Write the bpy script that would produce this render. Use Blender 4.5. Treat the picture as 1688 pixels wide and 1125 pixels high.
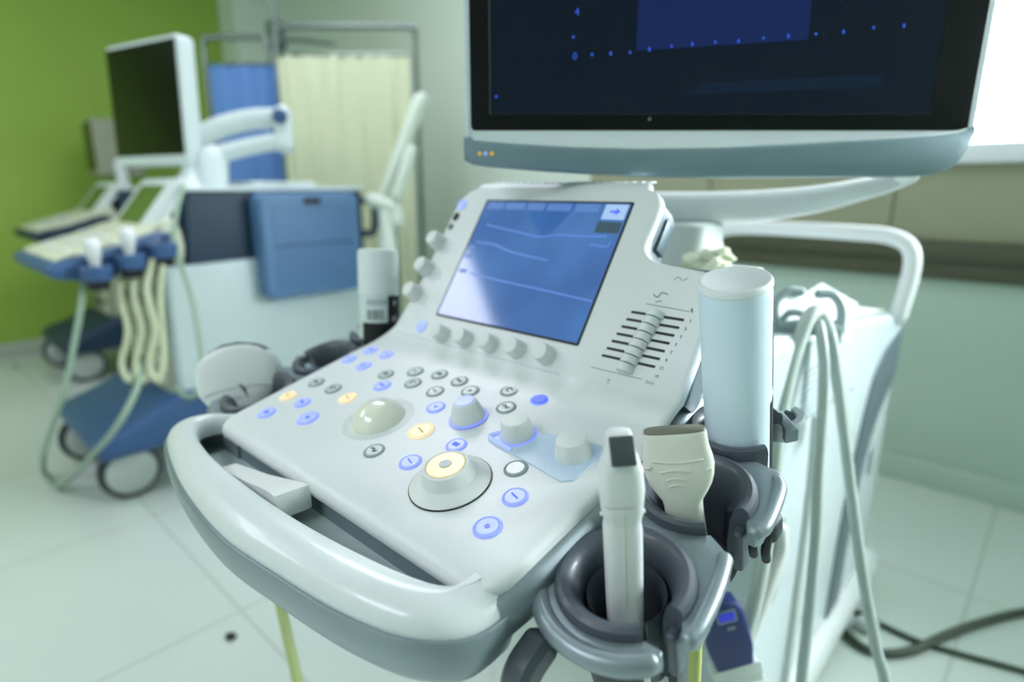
import bpy, bmesh, math, random
from math import sin, cos, tan, pi, radians as R
from mathutils import Vector as V, Matrix as Mx
random.seed(7)
S = bpy.context.scene
for o in list(bpy.data.objects): bpy.data.objects.remove(o)

# ------------------------------------------------------------------ camera
YAW, PITCH = 43.2, 14.3
CAM = V((.4455, -.4553, .930))
cd = bpy.data.cameras.new('camera'); cam = bpy.data.objects.new('camera', cd)
S.collection.objects.link(cam); S.camera = cam
cd.sensor_width = 36; cd.lens = 985 / 1688 * 36; cd.clip_start = .02
cam.location = CAM; cam.rotation_euler = (R(90 - PITCH), 0, R(YAW))
cd.dof.use_dof = True; cd.dof.focus_distance = .46; cd.dof.aperture_fstop = 2.5
# ------------------------------------------------------------------ world, view
S.view_settings.view_transform = 'Standard'; S.view_settings.look = 'None'
S.view_settings.gamma = 1; S.view_settings.use_curve_mapping = False
S.view_settings.exposure = 0.0
w = bpy.data.worlds.new('daylight'); S.world = w; w.use_nodes = True
w.node_tree.nodes['Background'].inputs[0].default_value = (.86, .97, 1, 1)
w.node_tree.nodes['Background'].inputs[1].default_value = 7.0

def area(name, loc, size, power, col, target):
    l = bpy.data.lights.new(name, 'AREA'); l.shape = 'RECTANGLE'; l.size, l.size_y = size
    l.energy = power; l.color = col
    o = bpy.data.objects.new(name, l); S.collection.objects.link(o); o.location = loc
    o.rotation_euler = (V(target) - V(loc)).to_track_quat('-Z', 'Y').to_euler()
    return o
TINT = (.79, .785, .91)
area('ceiling_lamp', (-2.28, -1.40, 2.34), (.6, 1.2), 21, TINT, (-2.28, -1.40, 0))
area('ceiling_lamp', (-.5, -2.0, 2.34), (1.2, .6), 32, TINT, (-.5, -2.0, 0))
area('ceiling_lamp', (-1.4, .6, 2.34), (1.2, .6), 21, TINT, (-1.4, .6, 0))
area('window_daylight', (.7, 1.64, 1.55), (1.9, .9), 2.5, (.69, .77, .925), (-.3, -.2, .5))

wd = area('window_daylight', (1.45, 1.60, 1.42), (.9, .6), 14, (.90, .97, 1), (.15, .45, .78)); wd.data.spread = R(62)

# ------------------------------------------------------------------ helpers
def lin(c): return tuple(((v / 255) / 12.92 if v <= 10 else (((v / 255) + .055) / 1.055) ** 2.4) for v in c) + (1,)
MATS = {}
def mat(name, col, rough=.45, metal=0, emit=None, es=0, trans=0, noise=.04, nscale=30, coat=0, bump=0, spec=.5, alpha=1, sss=0):
    if name in MATS: return MATS[name]
    m = bpy.data.materials.new(name); m.use_nodes = True; nt = m.node_tree
    b = nt.nodes['Principled BSDF']; I = b.inputs
    I['Roughness'].default_value = rough; I['Metallic'].default_value = metal
    I['Specular IOR Level'].default_value = spec; I['Coat Weight'].default_value = coat
    I['Transmission Weight'].default_value = trans; I['Alpha'].default_value = alpha
    if sss: I['Subsurface Weight'].default_value = sss; I['Subsurface Radius'].default_value = (.01, .01, .01)
    tc = nt.nodes.new('ShaderNodeTexCoord'); n = nt.nodes.new('ShaderNodeTexNoise')
    n.inputs['Scale'].default_value = nscale; n.inputs['Detail'].default_value = 3
    nt.links.new(tc.outputs['Object'], n.inputs['Vector'])
    r = nt.nodes.new('ShaderNodeValToRGB'); c = lin(col)
    r.color_ramp.elements[0].color = tuple(v * (1 - noise) for v in c[:3]) + (1,)
    r.color_ramp.elements[1].color = tuple(min(1, v * (1 + noise)) for v in c[:3]) + (1,)
    nt.links.new(n.outputs['Fac'], r.inputs['Fac']); nt.links.new(r.outputs['Color'], I['Base Color'])
    if emit is not None:
        I['Emission Color'].default_value = lin(emit); I['Emission Strength'].default_value = es
    if bump:
        bp = nt.nodes.new('ShaderNodeBump'); bp.inputs['Strength'].default_value = bump; bp.inputs['Distance'].default_value = .002
        nt.links.new(n.outputs['Fac'], bp.inputs['Height']); nt.links.new(bp.outputs['Normal'], I['Normal'])
    MATS[name] = m; return m

WHITE = mat('white_plastic', (226, 231, 231), .34, noise=.012)
WHITE2 = mat('white_plastic_worn', (214, 222, 220), .4, noise=.03)
HANDLE = mat('handle_plastic', (224, 231, 231), .30, coat=.25, noise=.012)
GREYW = mat('well_wall_grey', (112, 132, 134), .5)
SILVER = mat('silver_paint', (144, 157, 163), .34, metal=.5, noise=.05, nscale=400)
SILVD = mat('silver_dark', (104, 120, 128), .4, metal=.5)
TEAL = mat('monitor_lip_grey', (126, 148, 156), .35, metal=.35)
RUB = mat('dark_grey_rubber', (74, 82, 92), .42, noise=.05, coat=.1)
RUBD = mat('darker_rubber', (44, 50, 58), .5)
PROBE = mat('probe_ivory', (224, 226, 214), .36, noise=.01, sss=.05)
PROBEW = mat('probe_white', (224, 228, 228), .36, noise=.01)
LENS = mat('probe_lens_grey', (66, 76, 80), .3)
LENST = mat('probe_lens_olive', (120, 120, 104), .4)
KNOB = mat('knob_grey_white', (226, 231, 228), .42, noise=.01)
BALL = mat('trackball_cream', (240, 242, 226), .18, coat=.7, noise=.01)
INK = mat('ink_grey', (104, 120, 124), .6)
SEAM = mat('seam_grey', (186, 198, 200), .6)
INKD = mat('ink_dark', (28, 34, 36), .6)
BTN = mat('key_clear_white', (206, 216, 214), .25, coat=.3)
RINGG = mat('key_ring_grey', (150, 166, 166), .3)
BLUEK = mat('key_blue_lit', (178, 188, 236), .3, emit=(130, 148, 255), es=.45)
BLUER = mat('key_ring_blue', (158, 172, 242), .35, emit=(120, 135, 255), es=.5)
BLUEH = mat('key_halo_blue', (190, 205, 245), .4, emit=(150, 172, 255), es=.25)
DEEPB = mat('key_deep_blue', (80, 100, 200), .3, emit=(60, 90, 225), es=.7)
AMB = mat('key_amber_lit', (232, 216, 178), .3, emit=(255, 222, 160), es=.42)
AMBR = mat('key_ring_amber', (228, 214, 186), .35, emit=(255, 226, 176), es=.4)
BLACK = mat('black_gloss', (6, 8, 12), .2, spec=.25)
BLKM = mat('black_matte', (16, 18, 20), .6)
CHROME = mat('chrome', (190, 195, 195), .18, metal=1)
CABLE = mat('cable_grey', (172, 186, 182), .42, noise=.02)
BOTB = mat('bottle_pale_blue', (220, 239, 252), .35, sss=.1, noise=.01)
BOTC = mat('bottle_cap_white', (235, 240, 242), .3)
BLUEP = mat('blue_plastic', (54, 88, 132), .42, noise=.06, nscale=6)
BLUEL = mat('blue_bin', (84, 122, 162), .5, noise=.04, nscale=8)
BLUED = mat('navy_panel', (22, 50, 72), .5, noise=.1, nscale=5)
CREAMB = mat('cart_front_cream', (176, 180, 156), .5, noise=.1, nscale=8)
PAPER = mat('paper', (240, 244, 244), .45, bump=.3, nscale=60)

def link(o): S.collection.objects.link(o); return o
OFF = {}
DZ = 0.0
def root(name, label, cat, loc, group=None):
    o = link(bpy.data.objects.new(name, None)); o.location = loc; o.empty_display_size = .05
    o['label'] = label; o['category'] = cat
    if group: o['group'] = group
    OFF[o.name] = V(loc); return o
def part(name, bm, m, parent=None, label=None, sharp=38, cat=None, group=None, kind=None, origin=None):
    """bm is in world coordinates; the object's origin goes to its parent's root"""
    bmesh.ops.remove_doubles(bm, verts=bm.verts, dist=1e-6)
    bmesh.ops.recalc_face_normals(bm, faces=bm.faces)
    for e in bm.edges:
        e.smooth = len(e.link_faces) == 2 and e.calc_face_angle(0) < R(sharp)
    for f in bm.faces: f.smooth = True
    if parent is not None: off = OFF[parent.name]
    elif origin is not None: off = V(origin)
    else:
        xs = [v.co for v in bm.verts]
        off = V(((min(v.x for v in xs) + max(v.x for v in xs)) / 2, (min(v.y for v in xs) + max(v.y for v in xs)) / 2, min(v.z for v in xs)))
        if kind != 'structure': off = off + V((0, 0, DZ))
    for v in bm.verts:
        if kind != 'structure': v.co.z += DZ
        v.co -= off
    me = bpy.data.meshes.new(name); bm.to_mesh(me); bm.free()
    me.materials.append(m)
    o = link(bpy.data.objects.new(name, me)); OFF[o.name] = off
    if parent is not None: o.parent = parent
    if parent is None or parent.type == 'EMPTY' and False: o.location = off
    if label: o['label'] = label
    if cat: o['category'] = cat
    if group: o['group'] = group
    if kind: o['kind'] = kind
    return o
def B(): return bmesh.new()
I4 = Mx.Identity(4)

def loft(bm, rings, closed=True, cap=True):
    vs = [[bm.verts.new(p) for p in r] for r in rings]
    n = len(rings[0])
    for a, b in zip(vs, vs[1:]):
        for i in range(n if closed else n - 1):
            j = (i + 1) % n
            try: bm.faces.new((a[i], a[j], b[j], b[i]))
            except ValueError: pass
    if cap and closed:
        for r in (vs[0], vs[-1]):
            try: bm.faces.new(r)
            except ValueError: pass
    return bm
def offs(ol, d):
    """inset a closed counter-clockwise outline by d"""
    if abs(d) < 1e-9: return [V(p).to_2d() for p in ol]
    n = len(ol); P = [V((p[0], p[1])) for p in ol]; out = []
    for i in range(n):
        a = P[i] - P[i - 1]; b = P[(i + 1) % n] - P[i]
        if a.length < 1e-9: a = b
        if b.length < 1e-9: b = a
        na = V((-a.y, a.x)).normalized(); nb = V((-b.y, b.x)).normalized()
        m = na + nb
        if m.length < 1e-6: m = na
        m.normalize(); k = max(.5, m.dot(na))
        out.append(P[i] + m * (d / k))
    return out
def area2(ol): return sum(ol[i - 1][0] * ol[i][1] - ol[i][0] * ol[i - 1][1] for i in range(len(ol)))
def prism(bm, ol, z0, z1, M=I4, bev=0, bevb=None, seg=4):
    if area2(ol) < 0: ol = list(reversed(ol))
    if bevb is None: bevb = 0
    rings = []
    def ring(ins, z): rings.append([M @ V((p.x, p.y, z)) for p in offs(ol, ins)])
    if bevb:
        for k in range(seg + 1):
            t = pi / 2 * k / seg; ring(bevb * (1 - sin(t)), z0 + bevb * (1 - cos(t)))
    else: ring(0, z0)
    if bev:
        for k in range(seg + 1):
            t = pi / 2 * k / seg; ring(bev * (1 - cos(t)), z1 - bev * (1 - sin(t)))
    else: ring(0, z1)
    return loft(bm, rings)
def rr(w, h, r, cx=0, cy=0, n=6):
    r = min(r, w / 2 - 1e-5, h / 2 - 1e-5); out = []
    for sx, sy, a0 in ((1, 1, 0), (-1, 1, 90), (-1, -1, 180), (1, -1, 270)):
        for k in range(n + 1):
            a = R(a0 + 90 * k / n)
            out.append((cx + sx * (w / 2 - r) + r * cos(a), cy + sy * (h / 2 - r) + r * sin(a)))
    return out
def circ(r, cx=0, cy=0, n=32, ry=None): return [(cx + r * cos(2 * pi * k / n), cy + (ry or r) * sin(2 * pi * k / n)) for k in range(n)]
def box(bm, c, s, M=I4, bev=.002, r=None):
    return prism(bm, rr(s[0], s[1], r if r else max(bev, .0005), c[0], c[1], 4), c[2] - s[2] / 2, c[2] + s[2] / 2, M, bev, bev, 3)
def lathe(bm, prof, M=I4, n=36, a0=0, a1=360):
    full = abs(a1 - a0) >= 360
    k = n if full else n + 1
    rings = []
    for i in range(k):
        a = R(a0 + (a1 - a0) * i / n)
        rings.append([M @ V((r * cos(a), r * sin(a), z)) for r, z in prof])
    if full:
        rings.append(rings[0])
        vs = loft(bm, rings, closed=False, cap=False)
    else: loft(bm, rings, closed=True, cap=True)
    return bm
def disc(bm, r, z0, z1, M=I4, bev=.001, n=32, ry=None): return prism(bm, circ(r, n=n, ry=ry), z0, z1, M, bev)
def smooth_path(pts, k=8):
    P = [V(p) for p in pts]; out = []
    if len(P) < 3: return P
    for i in range(len(P) - 1):
        p0 = P[i - 1] if i else P[0] * 2 - P[1]; p1, p2 = P[i], P[i + 1]
        p3 = P[i + 2] if i + 2 < len(P) else P[-1] * 2 - P[-2]
        for j in range(k):
            t = j / k
            out.append(.5 * ((2 * p1) + (p2 - p0) * t + (2 * p0 - 5 * p1 + 4 * p2 - p3) * t * t + (3 * p1 - p0 - 3 * p2 + p3) * t ** 3))
    out.append(P[-1]); return out
def tube(bm, pts, r, n=12, k=8, sm=True, sec=None, up=None, rounded=True):
    """round tube, or sec: 2D section scaled by r"""
    P = smooth_path(pts, k) if sm else [V(p) for p in pts]
    N = len(P)
    rf = r if callable(r) else (lambda t: r)
    T = [(P[min(i + 1, N - 1)] - P[max(i - 1, 0)]).normalized() for i in range(N)]
    u = V(up) if up else (V((0, 0, 1)) if abs(T[0].z) < .9 else V((1, 0, 0)))
    rings = []; prev = None
    for i in range(N):
        if up or prev is None: a = (u - T[i] * u.dot(T[i])).normalized()
        else: a = (prev - T[i] * prev.dot(T[i])).normalized()
        prev = a; b = T[i].cross(a); q = rf(i / (N - 1))
        if sec: ring = [P[i] + b * (x * q) + a * (y * q) for x, y in sec]
        else: ring = [P[i] + (b * cos(2 * pi * j / n) + a * sin(2 * pi * j / n)) * q for j in range(n)]
        rings.append(ring)
    if rounded:
        for end, s in ((0, -1), (-1, 1)):
            c = P[end]; t = T[end] * s; base = rings[end]; ex = []
            for f, d in ((.92, .4), (.7, .72), (.38, .93)):
                q = rf(0 if end == 0 else 1); hh = (base[0] - c).length if sec else q
                hh = min(hh, q if not sec else hh) * (.6 if sec else 1)
                ex.append([c + (p - c) * f + t * (hh * d) for p in base])
            if end == 0: rings = list(reversed(ex)) + rings
            else: rings = rings + ex
    return loft(bm, rings)
def frame(o, x, y, z):
    x, y, z = V(x).normalized(), V(y).normalized(), V(z).normalized()
    return Mx(((x.x, y.x, z.x, o[0]), (x.y, y.y, z.y, o[1]), (x.z, y.z, z.z, o[2]), (0, 0, 0, 1)))
def T(x, y, z=0): return Mx.Translation((x, y, z))
def RZ(a): return Mx.Rotation(R(a), 4, 'Z')
def RX(a): return Mx.Rotation(R(a), 4, 'X')
def RY(a): return Mx.Rotation(R(a), 4, 'Y')
def text(name, s, size, M, m, parent, depth=.0002, align='CENTER', label=None):
    c = bpy.data.curves.new('t', 'FONT'); c.body = s; c.size = size; c.align_x = align; c.align_y = 'CENTER'; c.extrude = depth; c.resolution_u = 2
    o = bpy.data.objects.new('t', c); link(o)
    me = bpy.data.meshes.new_from_object(o.evaluated_get(bpy.context.evaluated_depsgraph_get()))
    bpy.data.objects.remove(o)
    bm = B(); bm.from_mesh(me); bm.transform(M)
    return part(name, bm, m, parent, label)

# ------------------------------------------------------------------ room
YW, XG = 1.745, -3.90
def quad(bm, pts):
    bm.faces.new([bm.verts.new(p) for p in pts])
def slab(name, lo, hi, m, bev=0, n='structure', label=None):
    bm = B(); c = [(a + b) / 2 for a, b in zip(lo, hi)]; s = [b - a for a, b in zip(lo, hi)]
    if bev: box(bm, c, s, bev=bev)
    else:
        bmesh.ops.create_cube(bm, size=1, matrix=Mx.Translation(c) @ Mx.Diagonal((*s, 1)))
    return part(name, bm, m, kind=n, label=label, origin=(c[0], c[1], lo[2]))
mfloor = mat('floor_vinyl', (206, 219, 210), .3, noise=.06, nscale=1.3, coat=.15)
nt = mfloor.node_tree                                   # large square tiles with thin joints
bt = nt.nodes.new('ShaderNodeTexBrick'); tc = nt.nodes['Texture Coordinate']
bt.offset = 0; bt.inputs['Scale'].default_value = 1; bt.inputs['Brick Width'].default_value = .6; bt.inputs['Row Height'].default_value = .6
bt.inputs['Mortar Size'].default_value = .004; bt.inputs['Color1'].default_value = (1, 1, 1, 1); bt.inputs['Color2'].default_value = (.97, .97, .97, 1); bt.inputs['Mortar'].default_value = (.78, .78, .76, 1)
nt.links.new(tc.outputs['Object'], bt.inputs['Vector'])
mx = nt.nodes.new('ShaderNodeMix'); mx.data_type = 'RGBA'; mx.blend_type = 'MULTIPLY'; mx.inputs[0].default_value = 1
src = [l for l in nt.links if l.to_socket.name == 'Base Color'][0].from_socket
nt.links.new(src, mx.inputs[6]); nt.links.new(bt.outputs['Color'], mx.inputs[7]); nt.links.new(mx.outputs[2], nt.nodes['Principled BSDF'].inputs['Base Color'])
mgreen = mat('green_wall_paint', (157, 190, 78), .6, noise=.04, nscale=1)
mcream = mat('cream_wall_paint', (224, 238, 224), .6, noise=.03, nscale=1)
mlower = mat('lower_wall_paint', (186, 208, 193), .5, noise=.04, nscale=1)
mbeige = mat('beige_wall_panel', (160, 162, 134), .55, noise=.05, nscale=2)
mrail = mat('dark_rail', (78, 80, 58), .45, noise=.15, nscale=3)
mceil = mat('ceiling_paint', (235, 240, 232), .8)
slab('floor', (XG - .1, -3.2, -.1), (2.4, YW + .2, 0), mfloor)
slab('ceiling', (XG - .1, -3.2, 2.4), (2.4, YW + .2, 2.5), mceil)
slab('wall_left', (XG - .1, -3.2, 0), (XG, YW + .2, 2.4), mgreen)
slab('wall_right', (2.4, -3.2, 0), (2.5, YW + .2, 2.4), mlower)
slab('wall_front', (XG - .1, -3.3, 0), (2.5, -3.2, 2.4), mcream)
slab('wall_back', (XG, YW, 0), (-1.15, YW + .15, 2.4), mcream)
slab('trim_1', (XG, 1.37, 0), (-3.66, YW, 2.4), mcream, label='cream boxed column in the corner beside the green wall')
slab('wall_back_lower', (-1.15, YW + .005, 0), (2.4, YW + .15, .67), mlower)
slab('trim_2', (-1.15, YW - .02, .665), (2.4, YW + .15, .725), mrail, .004, label='dark lower half of the wall rail')
slab('trim_3', (-1.15, YW - .035, .722), (2.4, YW + .15, .778), mrail, .006, label='dark upper half of the wall rail')
for i, x0 in enumerate((-1.15, -.6, .006, .61, 1.21, 1.81)):
    x1 = (-.6, .006, .61, 1.21, 1.81, 2.4)[i]
    slab('wall_back_panel_%d' % (i + 1), (x0 + .002, YW, .778), (x1 - .002, YW + .15, 1.0), mbeige, .003)
slab('wall_back_upper', (-1.15, YW, 2.12), (2.4, YW + .15, 2.4), mcream)
slab('wall_back_pier', (-1.15, YW, 1.0), (-.25, YW + .15, 2.12), mcream)
slab('trim_4', (-.25, YW - .03, 1.0), (2.4, YW + .15, 1.018), mat('sill_white', (230, 235, 235), .4), .004, label='white window sill')
bm = B()
for x in (-.235, .55, 1.2, 1.85, 2.385): box(bm, (x, YW + .06, 1.57), (.04, .05, 1.10), bev=.004)
for z in (1.04, 2.1): box(bm, (1.075, YW + .06, z), (2.62, .05, .04), bev=.004)
wn = part('window_1', bm, mat('window_frame_white', (232, 238, 240), .4), kind='structure', origin=(1, YW, 1.02))

bm = B(); bmesh.ops.create_cube(bm, size=1, matrix=Mx.Translation((1.075, YW + .07, 1.57)) @ Mx.Diagonal((2.6, .004, 1.04, 1)))
gl = part('window_2', bm, mat('window_glass', (255, 255, 255), 0, trans=1, noise=0), kind='structure', origin=(1, YW, 1.02), label='clear window glass')
bm = B(); box(bm, (XG + .008, -1, .04), (.016, 4.6, .08), bev=.003)
part('baseboard_left', bm, mat('baseboard_pale', (188, 200, 184), .5), kind='structure')
bm = B(); box(bm, (.6, YW - .004, .04), (3.6, .016, .08), bev=.004)
part('baseboard_back', bm, mlower, kind='structure')

# ================================================================== ULTRASOUND MACHINE (front)
DZ = -.217          # the console was measured 0.217 m higher than it stands
um = root('ultrasound_machine', 'white ultrasound machine with lit keys, blue touch display and large monitor, nearest the camera', 'medical machine', (0, .4, 0))
tD, tH = R(15), R(56.5)
nD, nH = V((0, -sin(tD), cos(tD))), V((0, -sin(tH), cos(tH)))
def MD(x, y, h=0):      # frame on the key deck at plan position x, y
    z = .9583 + (y + .0276) * tan(tD)
    return frame(V((x, y, z)) + nD * h, (1, 0, 0), (0, cos(tD), sin(tD)), nD)
def MH(x, s, h=0):      # frame on the sloping display housing, s up the slope
    return frame(V((x, cos(tH) * s, 1 + sin(tH) * s)) + nH * h, (1, 0, 0), (0, cos(tH), sin(tH)), nH)

# ---- shell: front roll, key deck, fillet, display housing, top roll
def lerpf(tab, v):
    for (a, b), (c, d) in zip(tab, tab[1:]):
        if v <= c: return b + (d - b) * max(0, (v - a)) / (c - a) if c > a else d
    return tab[-1][1]
def bez(a, b, c, n): return [tuple((1 - t) ** 2 * a[k] + 2 * t * (1 - t) * b[k] + t * t * c[k] for k in range(2)) for t in [i / n for i in range(n + 1)]]
front = [(-.2320, .889), (-.2338, .893), (-.2340, .8965), (-.231, .9012), (-.2255, .9042)]
deck = [(y, .9583 + (y + .0276) * tan(tD)) for y in [-.218 + i * .0152 for i in range(10)]]
cA = bez((-.0585, .9500), (-.0276, .9583), (-.0140, .9789), 8)
cB = bez((-.0660, .9480), (-.0430, .9540), (-.0410, .9580), 3) + bez((-.0400, .9600), (-.0350, .9690), (-.0172, .9750), 5)[1:]
SL = [.005, .015, .03, .045, .06, .072, .08, .0845, .088, .0905, .092, .0935, .0955, .098, .102, .107, .113, .12, .13, .14, .15, .158, .164, .169, .1725]
house = [(cos(tH) * s, 1 + sin(tH) * s) for s in SL]
top = [(cos(tH) * .1765, 1 + sin(tH) * .1765), (.1005, 1.1505), (.1045, 1.1530), (.1100, 1.1530), (.1150, 1.1500), (.1180, 1.1440), (.1190, 1.130)]
rows = []
for y, z in front: rows.append((y, y, z, z, None))
for y, z in deck: rows.append((y, y, z, z, None))
for (a, b), (c, d) in zip(cA, cB): rows.append((a, c, b, d, None))
for (y, z), s in zip(house, SL): rows.append((y, y, z, z, s))
for i, (y, z) in enumerate(top): rows.append((y, y, z, z, .1765 + i * .002))
def Lx(y, s):
    if s is None: return lerpf([(-.235, -.190), (-.23, -.196), (-.222, -.200), (-.06, -.200), (-.045, -.197), (-.03, -.190), (-.02, -.182), (-.014, -.176)], y)
    return lerpf([(0, -.172), (.02, -.167), (.06, -.165), (.14, -.163), (.158, -.160), (.168, -.154), (.174, -.146), (.1765, -.138), (.19, -.132)], s)
def Rx(y, s):
    if s is None: return lerpf([(-.235, .206), (-.23, .214), (-.222, .218), (-.05, .223), (-.014, .226)], y)
    return lerpf([(0, .227), (.06, .226), (.08, .225), (.0845, .223), (.088, .218), (.0905, .208), (.092, .190), (.0935, .172), (.0955, .160), (.098, .152), (.102, .1455), (.107, .141), (.113, .1385), (.12, .1375), (.14, .1385), (.158, .1385), (.168, .134), (.174, .127), (.1765, .119), (.19, .112)], s)
def sstep(x, a, b):
    t = max(0, min(1, (x - a) / (b - a))); return t * t * (3 - 2 * t)
def shell():
    bm = B(); rings = []; th = .009; er = .006
    def pos(i, x):
        f = sstep(x, .106, .118); r = rows[i]; return V((x, r[0] + (r[1] - r[0]) * f, r[2] + (r[3] - r[2]) * f))
    for i, r in enumerate(rows):
        L, Rr = Lx(r[0], r[4]), Rx(r[0], r[4])
        us = [0] + [.03 + .94 * k / 40 for k in range(41)] + [1]
        xs = [L + er + (Rr - L - 2 * er) * u for u in us]
        def nrm(x):
            a, b = pos(max(0, i - 1), x), pos(min(len(rows) - 1, i + 1), x)
            t = (b - a).normalized(); return V((1, 0, 0)).cross(t).normalized()
        n = nrm(0)
        ring = [V((L, 0, 0)) + V((0, *pos(i, L)[1:])) - n * th]
        for k in range(4): 
            a = pi / 2 * k / 4; ring.append(V((L + er * (1 - cos(a)), *pos(i, L)[1:])) - n * (er * (1 - sin(a))))
        ring += [pos(i, x) for x in xs]
        for k in range(3, -1, -1):
            a = pi / 2 * k / 4; ring.append(V((Rr - er * (1 - cos(a)), *pos(i, Rr)[1:])) - n * (er * (1 - sin(a))))
        ring.append(V((Rr, *pos(i, Rr)[1:])) - n * th)
        rings.append(ring)
    return loft(bm, rings)
panel = part('control_panel', shell(), WHITE, um, sharp=50)
# seams pressed into the shell
bm = B(); tube(bm, [MH(x, -.034) @ V((0, 0, .0004)) for x in (-.16, -.05, .06, .1)], .0006, 6)
part('panel_seam', bm, SEAM, panel)

# ---- silver body under the shell
def housing_outline(ins=0):
    pts = []
    for s in [-.03] + SL + [.1765]: pts.append((Rx(0, max(s, 0)) - ins, s))
    for s in [.1765] + SL[::-1] + [-.03]: pts.append((Lx(0, max(s, 0)) + ins, s))
    return pts
bm = B(); prism(bm, housing_outline(.003), -.050, -.0075, MH(0, 0), 0, .01)
part('housing_back', bm, SILVER, um, 'silver back shell of the display housing')
bm = B(); prism(bm, housing_outline(.0), -.0125, -.0085, MH(0, 0), .001, .001)
part('housing_trim', bm, CHROME if False else SILVD, um)
bm = B(); box(bm, (0, 0, 0), (.004, .036, .017), MH(.1365, .137, -.030), .0015)
part('port_cover', bm, SILVD, um)
# housing ribs along the top edge
bm = B()
for i in range(22): box(bm, (-.118 + i * .0108, .1160, 1.1535), (.007, .012, .0025), bev=.001)
part('vent_ribs', bm, WHITE, um)
# underside wedge carrying deck
bm = B()
sec = [(-.226, .868), (-.224, .893), (-.03, .946), (.02, .990), (.10, 1.07), (.125, 1.06), (.10, .96), (.04, .868)]
loft(bm, [[V((x, y, z)) for y, z in sec] for x in (-.190, .214)])
part('deck_body', bm, GREYW, um, 'grey wall below the key deck')

# ---- grey outer tray under the handle, right arm band included
def sm2(pts, k=5): return [(p.x, p.y) for p in smooth_path([(x, y, 0) for x, y in pts], k)]
outer = sm2([(.2155, -.2085), (.2222, -.2200), (.2235, -.238), (.2200, -.254), (.208, -.269), (.183, -.2835), (.136, -.296), (.077, -.304), (.001, -.311), (-.093, -.305), (-.165, -.293), (-.215, -.281), (-.240, -.270), (-.2520, -.254), (-.2480, -.236), (-.232, -.220), (-.210, -.190)])
inner = sm2([(-.176, -.190), (-.2080, -.222), (-.2135, -.238), (-.206, -.250), (-.17, -.262), (-.11, -.2690), (-.032, -.2705), (.030, -.2685), (.084, -.2640), (.135, -.2575), (.168, -.2510), (.184, -.2455), (.1920, -.2350), (.1930, -.2120)])
def resamp(pts, n):
    P = [V((x, y, 0)) for x, y in pts]; d = [0]
    for a, b in zip(P, P[1:]): d.append(d[-1] + (b - a).length)
    return [V((lerpf(list(zip(d, [p.x for p in P])), d[-1] * k / n), lerpf(list(zip(d, [p.y for p in P])), d[-1] * k / n), 0)) for k in range(n + 1)]
OO, II = resamp(outer, 90), resamp(inner[::-1], 90)
bm = B(); rings = []
for o_, i_ in zip(OO, II):
    t = (i_ - o_).normalized(); o_ = o_ + t * .0025; w_ = (i_ - o_).length; rg = []
    for u, z in ((.0, .8835), (-.0012, .887), (-.0004, .8912), (.0025, .8955), (.0070, .8993), (.0130, .9022), (.0190, .9041), (.0245, .9049)): rg.append(o_ + t * u + V((0, 0, z)))
    for u, z in ((.0095, .9047), (.0050, .9035), (.0020, .9008), (.0004, .8965), (0, .8910), (.001, .8835)): rg.append(i_ - t * u + V((0, 0, z)))
    rings.append(rg)
loft(bm, rings)
part('handle', bm, HANDLE, um, 'glossy white loop handle', sharp=50)
ol = outer + [(-.205, .06), (-.19, .10), (.19, .10), (.2105, .06)]
if area2(ol) < 0: ol = ol[::-1]
bm = B(); loft(bm, [[V((p.x, p.y, z)) for p in offs(ol, i)] for i, z in ((.034, .8430), (.018, .8445), (.008, .8500), (.001, .8600), (-.0022, .8720), (-.0022, .8850), (-.0010, .8870), (.010, .8870), (.0105, .8660))])
part('base_tray', bm, SILVER, um, 'silver grey tray rimming the handle')
bm = B(); prism(bm, [(-.200, -.262), (-.11, -.280), (0, -.285), (.11, -.275), (.19, -.252), (.195, -.20), (-.200, -.20)], .8655, .8685)
part('well_floor', bm, mat('well_floor_pale', (190, 206, 206), .4), um)
# sloping silver apron between the key deck and the right probe bracket
def apron(sx):
    bm = B(); rg = []
    for k in range(15):
        y = -.228 + k * .021; zd = .9583 + (y + .0276) * tan(tD); zb = .915 + (y + .1) * tan(R(15)); g = sstep(y, -.24, -.20)
        e = .2165 if sx > 0 else .196
        rg.append([V((sx * x, y, z)) for x, z in ((e, zd - .0085), (e + .003 + .001 * g, zd - .010), (e + .004 + .003 * g, (zd + zb) / 2), (e + .006 + .006 * g, zb + .001), (e + .006 + .004 * g, zb - .012), (e - .03, zb - .012), (e - .03, zd - .012))])
    return loft(bm, rg)
part('side_apron', apron(1), SILVER, um); part('side_apron', apron(-1), SILVER, um)
bm = B()
loft(bm, [[V((-.12 + .0 * i, -.262, .88)), V((-.12, -.248, .88)), V((-.12, -.248, .886)), V((-.12, -.262, .887))] for i in range(1)] +
     [[V((x, -.264, .88)), V((x, yb, .88)), V((x, yb, zt)), V((x, -.264, zt + .001))] for x, yb, zt in ((-.10, -.246, .888), (-.06, -.243, .893), (-.03, -.240, .898), (-.012, -.236, .9), (-.004, -.233, .899), (0, -.234, .893), (.001, -.238, .884))])
part('release_lever', bm, KNOB, um)
bm = B(); box(bm, (.075, -.22, .842), (.05, .05, .02), bev=.006)
part('tray_latch', bm, mat('pale_latch', (180, 196, 198), .4), um)

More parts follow.
